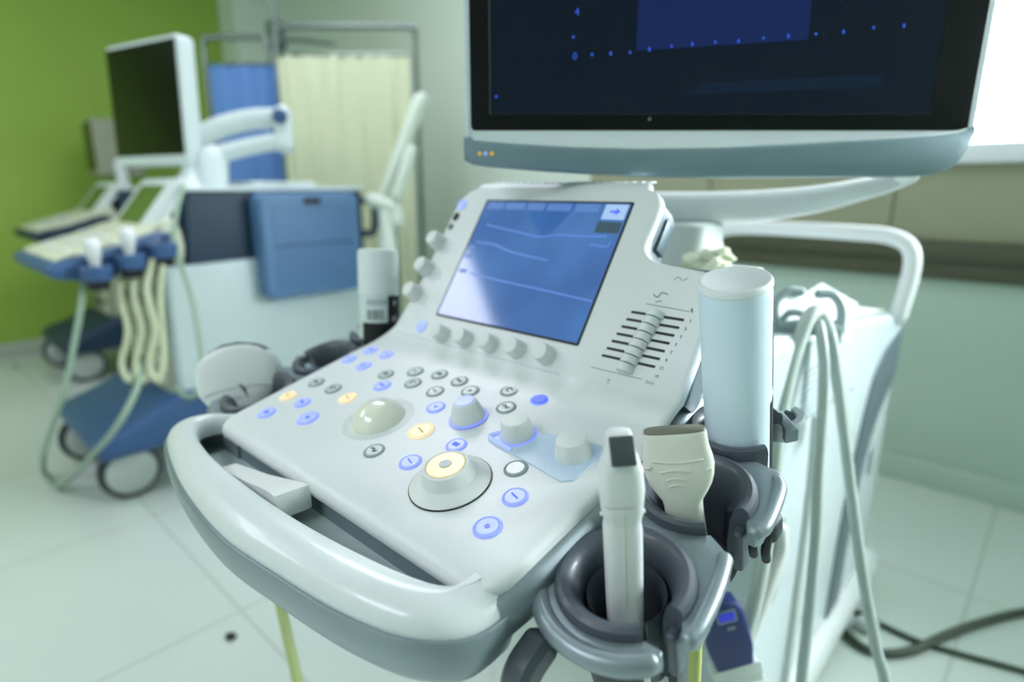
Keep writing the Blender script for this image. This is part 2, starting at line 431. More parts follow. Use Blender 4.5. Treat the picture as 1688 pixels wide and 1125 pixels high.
# ---- keys
def key(x, y, r, kind, sym=0, name='key'):
    M = MD(x, y)
    st = dict(clear=(BTN, RINGG), blue=(BLUEK, BLUER), amber=(AMB, AMBR), deep=(DEEPB, BLUER))[kind]
    bm = B(); lathe(bm, [(r * 1.0, -.001), (r * 1.0, .0005), (r * .93, .0013), (r * .82, .0008), (r * .80, -.001)], M, 36)
    ring = part(name, bm, st[1], panel, label={'blue': 'blue backlit key', 'amber': 'amber backlit key', 'deep': 'deep blue key', 'clear': None}[kind])
    bm = B(); lathe(bm, [(0, .0012), (r * .45, .0017), (r * .72, .0016), (r * .79, .0008), (r * .79, -.001), (0, -.001)], M, 36)
    part('key_cap', bm, st[0], ring)
    # engraved mark
    bm = B(); z = .0019
    ic = {'blue': DEEPB, 'amber': mat('amber_mark', (190, 170, 110), .5), 'deep': BLUEK, 'clear': INK}[kind]
    k = r * .35
    if sym == 1: tube(bm, [M @ V(p) for p in ((-k, k * .3, z), (k, -k * .3, z))], r * .06, 6)
    elif sym == 2: tube(bm, [M @ V(p) for p in ((-k * 1.2, 0, z), (-k * .3, k * .5, z), (k * .3, -k * .5, z), (k * 1.2, 0, z))], r * .06, 6)
    elif sym == 3: lathe(bm, [(k * .55, z - .0003), (k * .55, z), (0, z), (0, z - .0003)], M, 12)
    elif sym == 4:
        for q in (-.5, 0, .5): tube(bm, [M @ V(p) for p in ((-k, k * q, z), (k, k * q, z))], r * .045, 6)
    elif sym == 5: tube(bm, [M @ V((k * cos(a), k * sin(a) * .8, z)) for a in [i * pi / 5 for i in range(9)]], r * .05, 6)
    else: bm.free(); return ring
    part('key_mark', bm, ic, ring); return ring
KEYS = [(-.159, -.196, .0098, 'blue', 4), (-.171, -.165, .0098, 'amber', 1), (-.139, -.165, .0092, 'blue', 2), (-.102, -.179, .0118, 'blue', 3),
        (-.096, -.135, .0105, 'amber', 1), (-.167, -.132, .0098, 'clear', 2), (-.132, -.131, .0098, 'clear', 5), (-.181, -.079, .0095, 'blue', 1),
        (-.145, -.082, .0095, 'blue', 5), (-.174, -.052, .0095, 'blue', 2), (-.142, -.051, .0095, 'blue', 1), (-.081, -.101, .0100, 'blue', 2),
        (-.099, -.083, .0096, 'clear', 4), (-.070, -.064, .0098, 'clear', 1), (-.051, -.082, .0098, 'clear', 5), (-.037, -.0565, .0098, 'clear', 4),
        (-.004, -.057, .0098, 'clear', 2), (-.013, -.083, .0098, 'clear', 1), (.022, -.066, .0098, 'clear', 3), (.060, -.048, .0100, 'clear', 5),
        (.078, -.072, .0100, 'clear', 2), (.099, -.047, .0100, 'deep', 0), (.012, -.103, .0098, 'blue', 3), (.015, -.178, .0100, 'clear', 2),
        (.031, -.137, .0132, 'amber', 1), (.079, -.136, .0098, 'blue', 4), (.060, -.172, .0103, 'blue', 1), (.148, -.134, .0102, 'clear', 0),
        (.1705, -.159, .0104, 'blue', 1), (.1745, -.192, .0110, 'blue', 3)]
for k in KEYS: key(*k)
# raised key collars are lit by their lamps: the pale blue glow plate under knobs
def rplate(ol, M, h, m, name, b=.0006): 
    bm = B(); prism(bm, ol, -.001, h, M, b); return part(name, bm, m, panel)
PLATE = mat('knob_plate_blue_white', (190, 210, 222), .3, emit=(140, 165, 255), es=.08)
rplate([(-.045, -.013), (-.040, -.018), (.050, -.030), (.058, -.024), (.060, .014), (.052, .022), (.0, .014), (-.036, -.002)], MD(.140, -.100), .0012, PLATE, 'knob_plate')
bm = B(); tube(bm, [MD(.140, -.100) @ V(p) for p in ((-.036, -.004, .0016), (-.042, -.013, .0016), (-.034, -.017, .0016), (-.012, -.020, .0016))], .0022, 8)
part('lit_strip', bm, BLUEH, panel, 'blue lit edge of the knob plate')
# big ring knob
M = MD(.112, -.172)
bm = B(); lathe(bm, [(0, 0), (.0335, 0), (.0335, .0016), (.032, .0030), (.026, .0048), (.0225, .0068), (.0200, .0150), (.0190, .0170), (.0165, .0176), (.0160, .0162), (0, .0162)], M, 56)
rk = part('rotary_knob', bm, KNOB, panel, 'wide ring knob with amber lit top')
bm = B(); lathe(bm, [(.0052, .0166), (.0150, .0168), (.0157, .0175), (.0150, .0182), (.0055, .0184), (.0048, .0176)], M, 48)
part('knob_light', bm, AMB, rk, 'amber lit ring')
bm = B(); lathe(bm, [(0, .0165), (.0048, .0165), (.0044, .0190), (0, .0194)], M, 24); part('knob_pip', bm, mat('pip_pale', (196, 208, 214), .4), rk)
bm = B(); lathe(bm, [(.0333, .0002), (.0342, .0002), (.0342, .0010), (.0333, .0010)], M, 56); part('knob_gap', bm, INKD, rk)
# trackball
M = MD(-.029, -.143)
bm = B(); lathe(bm, [(.0290, -.002), (.0360, .0001), (.034, .0007), (.0300, .0006), (.0290, -.001)], M, 56); tb = part('trackball_collar', bm, WHITE2, panel)
bm = B(); lathe(bm, [(.0298 * sin(a), -.0112 + .0298 * 1.0 * (cos(a))) for a in [pi / 2 * .80 * k / 14 for k in range(15)]] + [(.020, -.004), (0, -.004)], M, 56)
part('trackball', bm, BALL, tb, 'cream trackball')
# three standing knobs on the deck
def stand_knob(x, y, r0, r1, h, lit=False, glow=True):
    M = MD(x, y, .0012 if glow else 0)
    bm = B(); lathe(bm, [(0, 0), (r0, 0), (r0, .002), (r0 * .97, .004), (r1, h - .002), (r1 - .0012, h - .0004), (r1 - .003, h), (0, h)], M, 44)
    k = part('rotary_knob', bm, KNOB, panel)
    bm = B(); lathe(bm, [(r0 + .0002, 0), (r0 + .0024, 0), (r0 + .0020, .0006), (r0 + .0002, .0008)], M, 44)
    part('knob_glow_ring', bm, BLUER if glow else RINGG, k)
    if lit:
        bm = B(); lathe(bm, [(0, h + .0001), (r1 - .0026, h + .0001), (r1 - .003, h + .0009), (0, h + .0012)], M, 36)
        part('knob_cap', bm, BLUEK, k, 'blue lit knob top')
stand_knob(.057, -.101, .0165, .0118, .0180, True)
stand_knob(.119, -.100, .0150, .0125, .0170)
stand_knob(.178, -.098, .0152, .0130, .0160, glow=False)
# housing knobs: row below the display and three at the left edge
for i in range(5):
    x = -.081 + i * .0392; M = MH(x, -.0235 + i * .0012)
    bm = B(); lathe(bm, [(0, -.002), (.0106, -.002), (.0106, .002), (.0102, .0035), (.0094, .0135), (.0082, .0150), (0, .0154)], M, 32)
    part('rotary_knob', bm, KNOB, panel)
for s in (.094, .056, .020):
    M = MH(-.160, s)
    bm = B(); lathe(bm, [(0, -.003), (.0115, -.003), (.0115, .002), (.0108, .004), (.0100, .0150), (.0086, .0168), (0, .0172)], M, 32)
    part('rotary_knob', bm, KNOB, panel)
def hkey(x, s, r, mats, ry=None, n='key'):
    bm = B(); prism(bm, circ(r, ry=ry or r), -.001, .0010, MH(x, s), .0006); a = part(n, bm, mats[1], panel)
    bm = B(); prism(bm, circ(r * .75, ry=(ry or r) * .75), .0008, .0017, MH(x, s), .0004); part('key_cap', bm, mats[0], a)
hkey(-.150, .152, .0085, (BLUEK, BLUEH)); hkey(-.1230, -.020, .0085, (BLUEK, BLUEH))
hkey(-.151, .134, .0055, (INKD, INKD), .0062); hkey(-.1525, .119, .0045, (INK, RINGG), .0055)

# ---- slider bank on the right wing
for i in range(8):
    s = -.0135 + .0079 * i; x0 = .1345 + .0022 * i; x1 = .1915 + .0018 * i
    M = MH(0, s)
    bm = B(); prism(bm, rr(x1 - x0, .0026, .0012, (x0 + x1) / 2, 0), -.001, .0002, M); sl = part('slider_slot', bm, INKD, panel)
    kx = .1665 + .0014 * i
    bm = B(); ring = []
    for k in range(13):
        a = pi * k / 12; ring.append((kx - .0080 * cos(a), .0115 * sin(a) ** .8))
    ring += [(kx + .0080, -.0005), (kx - .0080, -.0005)]
    rings = [[M @ V((x, dy, z * (1 - abs(dy) * 18))) for x, z in ring] for dy in (-.0034, -.0026, .0026, .0034)]
    loft(bm, rings); part('slider', bm, KNOB, sl)
for i, t in enumerate(('18', '12', '9', '7', '5', '3', '2', '1')):
    text('scale_mark', t, .0042, MH(.1975 + .0018 * i, -.0135 + .0079 * i, .0003), INK, panel)
text('scale_mark', '(cm)', .0045, MH(.1935, -.0205, .0003), INK, panel)
for pts, r_, smo in ((((.131, -.0192, .0002), (.185, -.0192, .0002)), .0004, False), (((.162, .052, .0002), (.206, .0505, .0002)), .0003, False), (((.1525, -.0265, .0002), (.1545, -.0275, .0002), (.153, -.029, .0002), (.1555, -.0305, .0002)), .0005, True), (((.166, .062, .0002), (.171, .060, .0002), (.174, .065, .0002), (.180, .064, .0002)), .0005, True), (((.176, .057, .0002), (.171, .055, .0002)), .0004, False), (((.2075, .053, .0002), (.2085, .0505, .0002)), .0008, False)):
    bm = B(); tube(bm, [MH(0, 0) @ V(p) for p in pts], r_, 6, sm=smo); part('scale_line', bm, INK, panel)

for a_, b_ in (((.181, .0795), (.184, .0822)), ((.185, .0822), (.188, .0795)), ((.190, .0795), (.193, .0820))):
    bm = B(); tube(bm, [MH(0, 0) @ V((a_[0], a_[1], .0002)), MH(0, 0) @ V((b_[0], b_[1], .0002))], .0006, 6, sm=False); part('panel_print', bm, mat('pale_print', (176, 188, 190), .6), panel)

# ---- touch display
bm = B(); prism(bm, rr(.2150, .1620, .002, 0, .079), .0001, .0006, MH(0, 0)); fr = part('touch_display', bm, BLKM, um, 'blue lit touch display')
mscr = mat('touch_screen_blue', (10, 20, 40), .09, spec=.9)
b = mscr.node_tree.nodes['Principled BSDF']; nt = mscr.node_tree
tcx = nt.nodes.new('ShaderNodeTexNoise'); tcx.inputs['Scale'].default_value = 14; tcx.inputs['Detail'].default_value = 1.5
nt.links.new(nt.nodes['Texture Coordinate'].outputs['Object'], tcx.inputs['Vector'])
rp = nt.nodes.new('ShaderNodeValToRGB'); rp.color_ramp.elements[0].position = .3; rp.color_ramp.elements[1].position = .7
rp.color_ramp.elements[0].color = lin((52, 94, 160)); rp.color_ramp.elements[1].color = lin((64, 114, 178))
nt.links.new(tcx.outputs['Fac'], rp.inputs['Fac']); nt.links.new(rp.outputs['Color'], b.inputs['Emission Color']); b.inputs['Emission Strength'].default_value = 1.0
bm = B(); prism(bm, rr(.2100, .1570, .0008, 0, .079), .0004, .0009, MH(0, 0)); ts = part('touch_screen', bm, mscr, fr)
UI1 = mat('screen_tab_blue', (20, 30, 60), .3, emit=(96, 138, 205), es=.85); UI2 = mat('screen_tab_pale', (20, 30, 60), .3, emit=(170, 205, 245), es=.95)
UI3 = mat('screen_line_pale', (20, 30, 60), .3, emit=(96, 136, 215), es=.95); UI4 = mat('screen_grey_box', (20, 30, 60), .3, emit=(60, 84, 92), es=.8)
for i, (a, b_) in enumerate(((-.100, -.074), (-.070, -.038), (-.034, -.008), (-.004, .030), (.036, .068))):
    bm = B(); prism(bm, rr(b_ - a, .0095, .001, (a + b_) / 2, .1515), .0009, .00105, MH(0, 0)); part('screen_tab', bm, UI1, fr)
bm = B(); prism(bm, rr(.028, .0180, .001, .0890, .1475), .0009, .00105, MH(0, 0)); part('screen_tab', bm, UI2, fr, 'pale tab with arrow')
bm = B(); prism(bm, [(.083, .1465), (.083, .1490), (.090, .1490), (.090, .1520), (.096, .1478), (.090, .1435), (.090, .1465)], .00105, .0012, MH(0, 0)); part('arrow_mark', bm, DEEPB, fr)
bm = B(); prism(bm, rr(.030, .013, .0006, .0880, .1290), .0009, .00105, MH(0, 0)); part('screen_box', bm, UI4, fr, 'dark grey box on the screen')
for pts in ([(-.088, .124), (-.04, .118), (.0, .113), (.03, .117), (.06, .117), (.09, .119)], [(-.092, .100), (-.06, .098), (-.03, .091), (.028, .085)], [(-.080, .058), (-.03, .054), (.04, .050), (.103, .046)], [(.075, .108), (.095, .107), (.098, .112)]):
    bm = B(); tube(bm, [MH(0, 0) @ V((x, y, .0009)) for x, y in pts], lambda t: .0009, 6); part('screen_trace', bm, UI3, fr)
bm = B()
for x, y in ((-.098, .092), (-.096, .080), (-.094, .060)): prism(bm, rr(.014, .005, .002, x, y), .0009, .00105, MH(0, 0))
part('screen_softkeys', bm, UI1, fr)

# ---- probe holder brackets, right and left
CUPS = [(.267, -.158), (.267, -.063), (.262, .019)]
tB = R(15)
def MB(x, y, h=0):
    z = .915 + (y + .1) * tan(tB); n = V((0, -sin(tB), cos(tB)))
    return frame(V((x, y, z)) + n * h, (1, 0, 0), (0, cos(tB), sin(tB)), n)
def arc(c, r, a0, a1, n=24): return [(c[0] + r * cos(R(a0 + (a1 - a0) * k / n)), c[1] + r * sin(R(a0 + (a1 - a0) * k / n))) for k in range(n + 1)]
def bracket_outline():
    c1, c2, c3 = [(x, (y + .1) / cos(tB)) for x, y in CUPS]
    o = [(.205, .17), (.205, -.118)]
    o += arc(c1, .0600, 218, 316, 16)
    o += [(c1[0] + .0532 * cos(R(a)) + .0060 * cos(R(q)), c1[1] + .0532 * sin(R(a)) + .0060 * sin(R(q))) for a, q in ((317, 335), (319, 5), (319, 40))]
    o += arc(c1, .0455, 318, -10, 40)
    o += [(c1[0] + .0490, c1[1] - .0150), (c1[0] + .0535, c1[1] - .0150), (c1[0] + .0570, c1[1] - .010), (c1[0] + .0560, c1[1] + .004), (c1[0] + .0500, c1[1] + .040), (c1[0] + .0470, c1[1] + .053), (c1[0] + .0410, c1[1] + .0570)]
    o += arc(c2, .0435, 310, -12, 40)
    o += [(c2[0] + .0470, c2[1] - .0180), (c2[0] + .0520, c2[1] - .0180), (c2[0] + .0550, c2[1] - .012), (c2[0] + .0530, c2[1] + .020), (c2[0] + .0470, c2[1] + .046), (c2[0] + .041, c2[1] + .0525)]
    o += arc(c3, .0375, 310, 30, 40)
    o += [(c3[0] + .040, .150), (c3[0] + .02, .17)]
    return o
bo = bracket_outline()
def bracket(sx, name, lab):
    bm = B(); ol = [(sx * x, y) for x, y in bo]
    o0 = V((0, -.1, .915)); M = frame(o0, (1, 0, 0), (0, cos(tB), sin(tB)), (0, -sin(tB), cos(tB)))
    prism(bm, ol, -.013, .0, M, .0011, .0011, 3)
    br = part(name, bm, SILVER, um, lab)
    c1, c2 = [(x, (y + .1) / cos(tB)) for x, y in CUPS[:2]]
    def ridge(pts, r):
        b2 = B(); tube(b2, [M @ V((sx * x, y, z)) for x, y, z in pts], r, 12, 5); part('bracket_ridge', b2, SILVER, br)
    ridge([(x, y, -.0045) for x, y in arc(c1, .0560, 222, 316, 10)], lambda t: .0065 + .0010 * (1 - t))
    for c in (c1, c2): ridge([(c[0] + .0520 - (.0015 if c is c2 else 0), c[1] - .0125, -.004), (c[0] + .0528, c[1] - .004, -.004), (c[0] + .0510, c[1] + .016, -.004), (c[0] + .0475, c[1] + .036, -.004), (c[0] + .0435, c[1] + (.052 if c is c1 else .044), -.004)], .0058)
    return br
bracket(1, 'holder_bracket', 'silver probe bracket on the right of the panel'); bracket(-1, 'holder_bracket', 'silver probe bracket on the left of the panel')
def cup(x, y, ro, a0, a1, deep=.075, tag=None):
    sk = .105 if y < -.1 and x > 0 else .068
    M = MB(x, y, .003 if y > 0 else 0)
    k = ro / .0505
    prof = [(.0505 * k, -.014), (.0515 * k, .002), (.0500 * k, .0058), (.0465 * k, .0075), (.0420 * k, .0060), (.0370 * k, .0005), (.0330 * k, -.012), (.0300 * k, -.035), (.0275 * k, -deep), (0.001, -deep), (0.001, -deep - .004), (.0320 * k, -deep - .004), (.0350 * k, -.035), (.0400 * k, -.018), (.0450 * k, -.014)]
    bm = B(); lathe(bm, prof, M, 56, a0, a1); c = part('probe_cup', bm, RUB, um, tag)
    # outer bell of the cup behind the opening
    bm = B(); lathe(bm, [(.0330 * k, -.020), (.0420 * k, -.020), (.0400 * k, -.050), (.0345 * k, -sk), (.0300 * k, -sk - .010), (.0300 * k, -.06)], M, 48, a0 + 6, a1 - 6)
    part('cup_skirt', bm, RUBD, c)
    return c
for i, (x, y) in enumerate(CUPS):
    ro = (.0448, .0433, .0395)[i]
    c = cup(x, y, ro, (-8, -9, 50)[i], (316, 306, 328)[i], .065, ('dark grey cup holding the slim probe', 'dark grey cup holding the wide probe', 'dark grey cup holding the pale blue bottle')[i])
    cup(-x, y, ro, -136, 188, .065)
# end lips of the cups by the cable slot
bm = B(); box(bm, (0, 0, -.021), (.008, .012, .036), MB(.3060, -.1665, -.008), .003); part('cup_lip', bm, RUB, um)
bm = B(); box(bm, (0, 0, -.021), (.008, .012, .036), MB(.3045, -.0715, -.008), .003); part('cup_lip', bm, RUB, um)
# rubber liner round the slim probe
bm = B(); lathe(bm, [(.0225, -.062), (.0240, -.004), (.0262, .0015), (.0275, -.004), (.0245, -.062)], MB(.267, -.158, -.012), 36, -30, 300); part('cup_liner', bm, SILVD if False else RUB, um)
# dark strap and comb under the brackets
bm = B(); tube(bm, [(.236, -.205, .862), (.236, -.222, .852), (.232, -.222, .830), (.228, -.212, .79), (.225, -.20, .74)], .0105, 10, sec=[(1, .6), (.6, 1), (-.6, 1), (-1, .6), (-1, -.6), (-.6, -1), (.6, -1), (1, -.6)], up=(0, 0, 1) if False else (1, 0, 0)); part('cable_strap', bm, RUB, um)
MC = MB(.300, -.035, -.035)
bm = B(); box(bm, (0, -.004, .004), (.040, .020, .022), MC, .006)
for i in range(4): tube(bm, [MC @ V((-.014 + i * .0095, -.012, .002)), MC @ V((-.014 + i * .0095, -.017, -.008)), MC @ V((-.014 + i * .0095, -.016, -.018))], .0034, 10)
part('cable_comb', bm, RUBD, um)
MC = MB(.282, .060, -.004)
bm = B(); lathe(bm, [(.0125, -.014), (.0180, -.014), (.0200, -.004), (.0180, .003), (.0125, .003)], MC, 32, -100, 70); part('hook_clip', bm, mat('clip_silver', (182, 192, 196), .3, metal=.3), um)
bm = B(); lathe(bm, [(.007, -.018), (.0112, -.018), (.0112, .001), (.007, .001)], MC, 32, -100, 90); part('hook_pad', bm, RUB, um)

# ---- monitor on its arm
av = R(YAW); RT = V((cos(av), sin(av), 0)); FW = V((-sin(av), cos(av), 0)); UP = V((0, 0, 1))
MO = V((.135, .209, 1.208))
def MM(x, z, y=0): return frame(MO + RT * x + UP * z - FW * y, RT, UP, -FW)      # local z points at the viewer
def rrx(x0, x1, z0, z1, r, n=6): return rr(x1 - x0, z1 - z0, r, (x0 + x1) / 2, (z0 + z1) / 2, n)
bm = B(); prism(bm, rrx(-.2795, .2815, -.020, .372, .022), -.045, .0015, MM(0, 0), .003, .018)
mon = part('monitor', bm, mat('monitor_case_pale', (206, 218, 222), .35), um, 'large flat monitor with a curved grey lower lip')
bm = B(); prism(bm, rrx(-.2735, .2725, .0005, .366, .006), .0010, .0032, MM(0, 0), .0006); part('screen_frame', bm, BLACK, mon, 'glossy black screen frame')
mns = mat('monitor_screen_navy', (4, 6, 10), .2, emit=(12, 22, 38), es=.8, spec=.22)
bm = B(); prism(bm, rrx(-.252, .2275, .0185, .345, .002), .0030, .0034, MM(0, 0)); part('screen', bm, mns, mon)
bm = B(); tube(bm, [MM(0, 0) @ V(p) for p in ((-.2525, .345, .0034), (-.2525, .018, .0034), (.228, .018, .0034), (.228, .345, .0034))], .0008, 6, sm=False, rounded=False); part('screen_edge', bm, BLKM, mon)
def scr(ol, m, nm, h0=.0034, h1=.0037): bm = B(); prism(bm, ol, h0, h1, MM(0, 0)); return part(nm, bm, m, mon)
scr([(-.0962, .0815), (.0855, .0925), (.083, .300), (-.0962, .300)], mat('screen_image_blue', (4, 6, 10), .2, spec=.22, emit=(20, 36, 88), es=.9), 'screen_image', .0034, .0036)
scr([(-.04, .038), (.17, .046), (.17, .058), (-.02, .050)], mat('screen_band_faint', (4, 6, 10), .2, spec=.22, emit=(15, 30, 52), es=.9), 'screen_band', .0034, .0036)
TICK = mat('screen_tick_blue', (10, 14, 30), .2, emit=(50, 92, 220), es=1.0)
for i, (x, z) in enumerate([(-.1429, .078), (-.1231, .079), (-.1026, .080), (-.0821, .083), (-.0587, .086), (-.0368, .088), (-.0127, .090), (.012, .091), (.0382, .094), (.0644, .096), (.0934, .098), (.1224, .100), (.1535, .104), (.1853, .106)]):
    scr(circ(.0013, x, z, 10, .0022 if i % 2 else .0016), TICK, 'screen_tick')
for x, z in ((-.1634, .095), (-.2455, .036)): scr(circ(.0014, x, z, 10), TICK, 'screen_tick')
for t, x, z in (('4', -.160, .119), ('0', -.1613, .076)): text('screen_figure', t, .010, MM(x, z, .0035), TICK, mon)
scr(circ(.0018, -.0778, .013, 12), mat('sensor_grey', (120, 130, 130), .4), 'sensor_dot', .0032, .0035)
XS = [-.2815 + .5605 * k / 60 for k in range(61)]
def zc(x): return lerpf([(-.282, -.0045), (-.27, -.0080), (-.22, -.0125), (-.16, -.0160), (-.09, -.0178), (0, -.0165), (.07, -.0135), (.14, -.0095), (.2, -.0060), (.24, -.0030), (.26, .0), (.275, .004), (.283, .009)], x)
def zb(x): return lerpf([(-.282, -.0300), (-.272, -.0350), (-.2576, -.0375), (-.19, -.0430), (-.09, -.0488), (0, -.0500), (.19, -.0490), (.225, -.0480), (.245, -.0455), (.258, -.0410), (.268, -.0335), (.275, -.0220), (.279, -.0090), (.283, .004)], x)
def dy(x): t = abs(x) / .2825; return .003 + .019 * max(0, 1 - t ** 3.2)
bm = B(); loft(bm, [[MM(0, 0) @ V(p) for p in ((x, .0012, .0025), (x, .0006, .004), (x, zc(x) + .001, dy(x) - .0005), (x, zc(x) - .0015, dy(x)), (x, zc(x) - .002, dy(x) - .006), (x, -.003, -.004))] for x in XS if abs(x) < .2775])
part('monitor_ledge', bm, mat('ledge_pale', (206, 218, 220), .35), mon, 'pale sloping ledge under the screen')
bm = B(); loft(bm, [[MM(0, 0) @ V(p) for p in ((x, zc(x) - .0008, dy(x) - .001), (x, zc(x) - .0022, dy(x) + .0010), (x, zc(x) - .006, dy(x) + .0022), (x, (zc(x) + zb(x)) / 2, dy(x) + .0022), (x, zb(x) + .006, dy(x) + .0012), (x, zb(x) + .0016, dy(x) - .002), (x, zb(x), dy(x) - .008), (x, zb(x) + .004, -.030), (x, -.008, -.040), (x, -.004, -.002))] for x in XS])
lip = part('monitor_lip', bm, TEAL, mon, 'grey curved lower lip')
for x, m in ((-.2640, AMB), (-.2575, BLUEK), (-.2505, AMB)):
    bm = B(); disc(bm, .0022, 0, .0006, MM(x, -.0235, dy(x) + .0022), .0002, 14); part('indicator_light', bm, mat('amber_lamp', (220, 170, 60), .3, emit=(255, 190, 60), es=.35) if m is AMB else BLUEK, lip)
# ---- arm and neck
bm = B()
el = [(cos(2 * pi * k / 20), sin(2 * pi * k / 20)) for k in range(20)]
apts = [((-.050, .315, 1.120), .026, .023), ((.00, .345, 1.1195), .028, .0235), ((.06, .388, 1.1205), .028, .0230), ((.115, .432, 1.1245), .028, .0220), ((.165, .475, 1.1330), .028, .0190), ((.215, .518, 1.1475), .026, .0145), ((.250, .535, 1.160), .024, .0120), ((.262, .505, 1.178), .022, .0120), ((.240, .440, 1.205), .022, .0130), ((.190, .350, 1.245), .022, .0150), ((.150, .285, 1.290), .022, .016), ((.140, .255, 1.32), .022, .016)]
P_ = smooth_path([a[0] for a in apts], 5); N_ = len(P_) - 1
rings = []
for i, p in enumerate(P_):
    t = (P_[min(i + 1, N_)] - P_[max(i - 1, 0)]).normalized(); q = i / N_ * (len(apts) - 1)
    wv = lerpf([(k, a[1]) for k, a in enumerate(apts)], q); hv = lerpf([(k, a[2]) for k, a in enumerate(apts)], q)
    u = (UP - t * UP.dot(t)).normalized(); b_ = t.cross(u)
    rings.append([p + b_ * (math.copysign(abs(x) ** .7, x) * wv * .7) + u * (math.copysign(abs(y) ** .7, y) * hv) for x, y in el])
loft(bm, rings); part('monitor_arm', bm, WHITE, um, 'white curved arm holding the monitor')
bm = B(); disc(bm, .05, 1.19 + .0, 1.195, T(0, 0, 0), .001) if False else box(bm, (0, 0, -.010), (.11, .09, .02), frame(MO + UP * .11 + FW * .050, RT, UP, -FW), .006); part('arm_mount', bm, WHITE2, mon)
bm = B(); loft(bm, [[V((x, y, z)) for x, y in rr(w_, d_, .02, cx, cy)] for w_, d_, cx, cy, z in ((.12, .12, .02, .36, 1.02), (.115, .10, .02, .36, 1.04), (.10, .085, .02, .362, 1.075), (.10, .080, .02, .362, 1.096), (.085, .07, .02, .362, 1.101))]); part('neck', bm, WHITE2, um, 'white neck post')
bm = B(); box(bm, (-.02, .34, 1.026), (.27, .20, .016), bev=.004); part('rear_shelf', bm, WHITE, um)

# ---- body
def yz(bm, pts, x0, x1, bev=.012):
    M = frame((x0, 0, 0), (0, 1, 0), (0, 0, 1), (1, 0, 0)); return prism(bm, pts, 0, x1 - x0, M, bev, bev, 5)
bm = B(); yz(bm, sm2([(.27, .30), (.27, .60), (.30, .78), (.235, .90), (.235, .945), (.26, .965), (.40, .960), (.70, .930), (.92, .905), (.965, .885), (.985, .84), (1.00, .60), (1.00, .30)], 3), -.205, .205, .016)
body = part('cabinet_body', bm, mat('cabinet_white', (198, 211, 213), .24, noise=.02, coat=.3), um)
TR = smooth_path([(.990, .872, 0), (.839, .833, 0), (.777, .762, 0), (.734, .638, 0), (.712, .50, 0), (.704, .28, 0)], 6); TR2 = smooth_path([(.995, .770, 0), (.923, .723, 0), (.856, .672, 0), (.813, .576, 0), (.790, .45, 0), (.785, .28, 0)], 6)
bm = B(); yz(bm, [(p.x, p.y) for p in TR] + [(p.x, p.y) for p in TR2[::-1]], .2045, .2085, .001); part('side_trim', bm, SILVD, um, 'dark grey curved strip on the cabinet side')
bm = B(); yz(bm, rr(.022, .060, .0105, .890, .595), .2045, .2062, .0005); part('side_recess', bm, SILVD, body)
for i in range(7):
    bm = B(); yz(bm, rr(.085, .003, .0014, .42, .905 - i * .0105), .2045, .2058, .0003); part('vent_slot', bm, SILVER, body)
bm = B(); yz(bm, rr(.036, .085, .012, .555, .845), .2045, .2065, .001); part('side_panel', bm, WHITE2, body)
bm = B(); tube(bm, [(.206, .30, .835), (.206, .42, .832), (.206, .66, .815)], .0012, 6); part('panel_seam', bm, INK, body)
bm = B(); tube(bm, [(.205, .45, .82), (.207, .47, .70), (.207, .475, .50), (.207, .478, .30)], .008, 10); part('side_rib', bm, WHITE2, um)
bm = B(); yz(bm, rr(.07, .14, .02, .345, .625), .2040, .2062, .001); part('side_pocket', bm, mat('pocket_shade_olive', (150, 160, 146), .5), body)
bm = B(); tube(bm, [(.212, .335, .690), (.216, .33, .655), (.214, .29, .60), (.205, .24, .52), (.20, .20, .44)], .010, 10); part('pocket_hose', bm, mat('hose_pale', (205, 210, 205), .4), um, 'pale hose leaving the side pocket')
bm = B(); box(bm, (0, .62, .285), (.46, .86, .075), bev=.025); part('base_plate', bm, WHITE2, um)
bm = B(); box(bm, (.05, .12, .30), (.16, .30, .05), bev=.02); part('foot_rest', bm, BLKM, um, 'black footrest under the panel')
for x, y in ((-.19, .26), (.19, .26), (-.19, .98), (.19, .98)):
    bm = B(); lathe(bm, [(0, -.016), (.036, -.016), (.041, -.012), (.041, .012), (.036, .016), (0, .016)], frame((x, y, .258), (0, 1, 0), (0, 0, 1), (1, 0, 0)), 28); cw = part('caster_wheel', bm, RUBD, um)
# column under the key deck
bm = B(); loft(bm, [[V((x, y, z)) for x, y in rr(.22, d_, .03, 0, cy)] for d_, cy, z in ((.30, .22, .32), (.24, .22, .60), (.22, .20, .85), (.20, .15, .90))]); part('lift_column', bm, WHITE2, um)
# rear handle
bm = B(); tube(bm, [(-.205, .93, .90), (-.212, .945, .99), (-.205, .95, 1.035), (-.17, .952, 1.054), (-.10, .952, 1.060), (.0, .952, 1.060), (.10, .952, 1.058), (.165, .952, 1.054), (.203, .95, 1.035), (.214, .945, .99), (.207, .93, .90)], .0160, 16); part('rear_handle', bm, WHITE, um, 'white tube handle behind the cabinet')
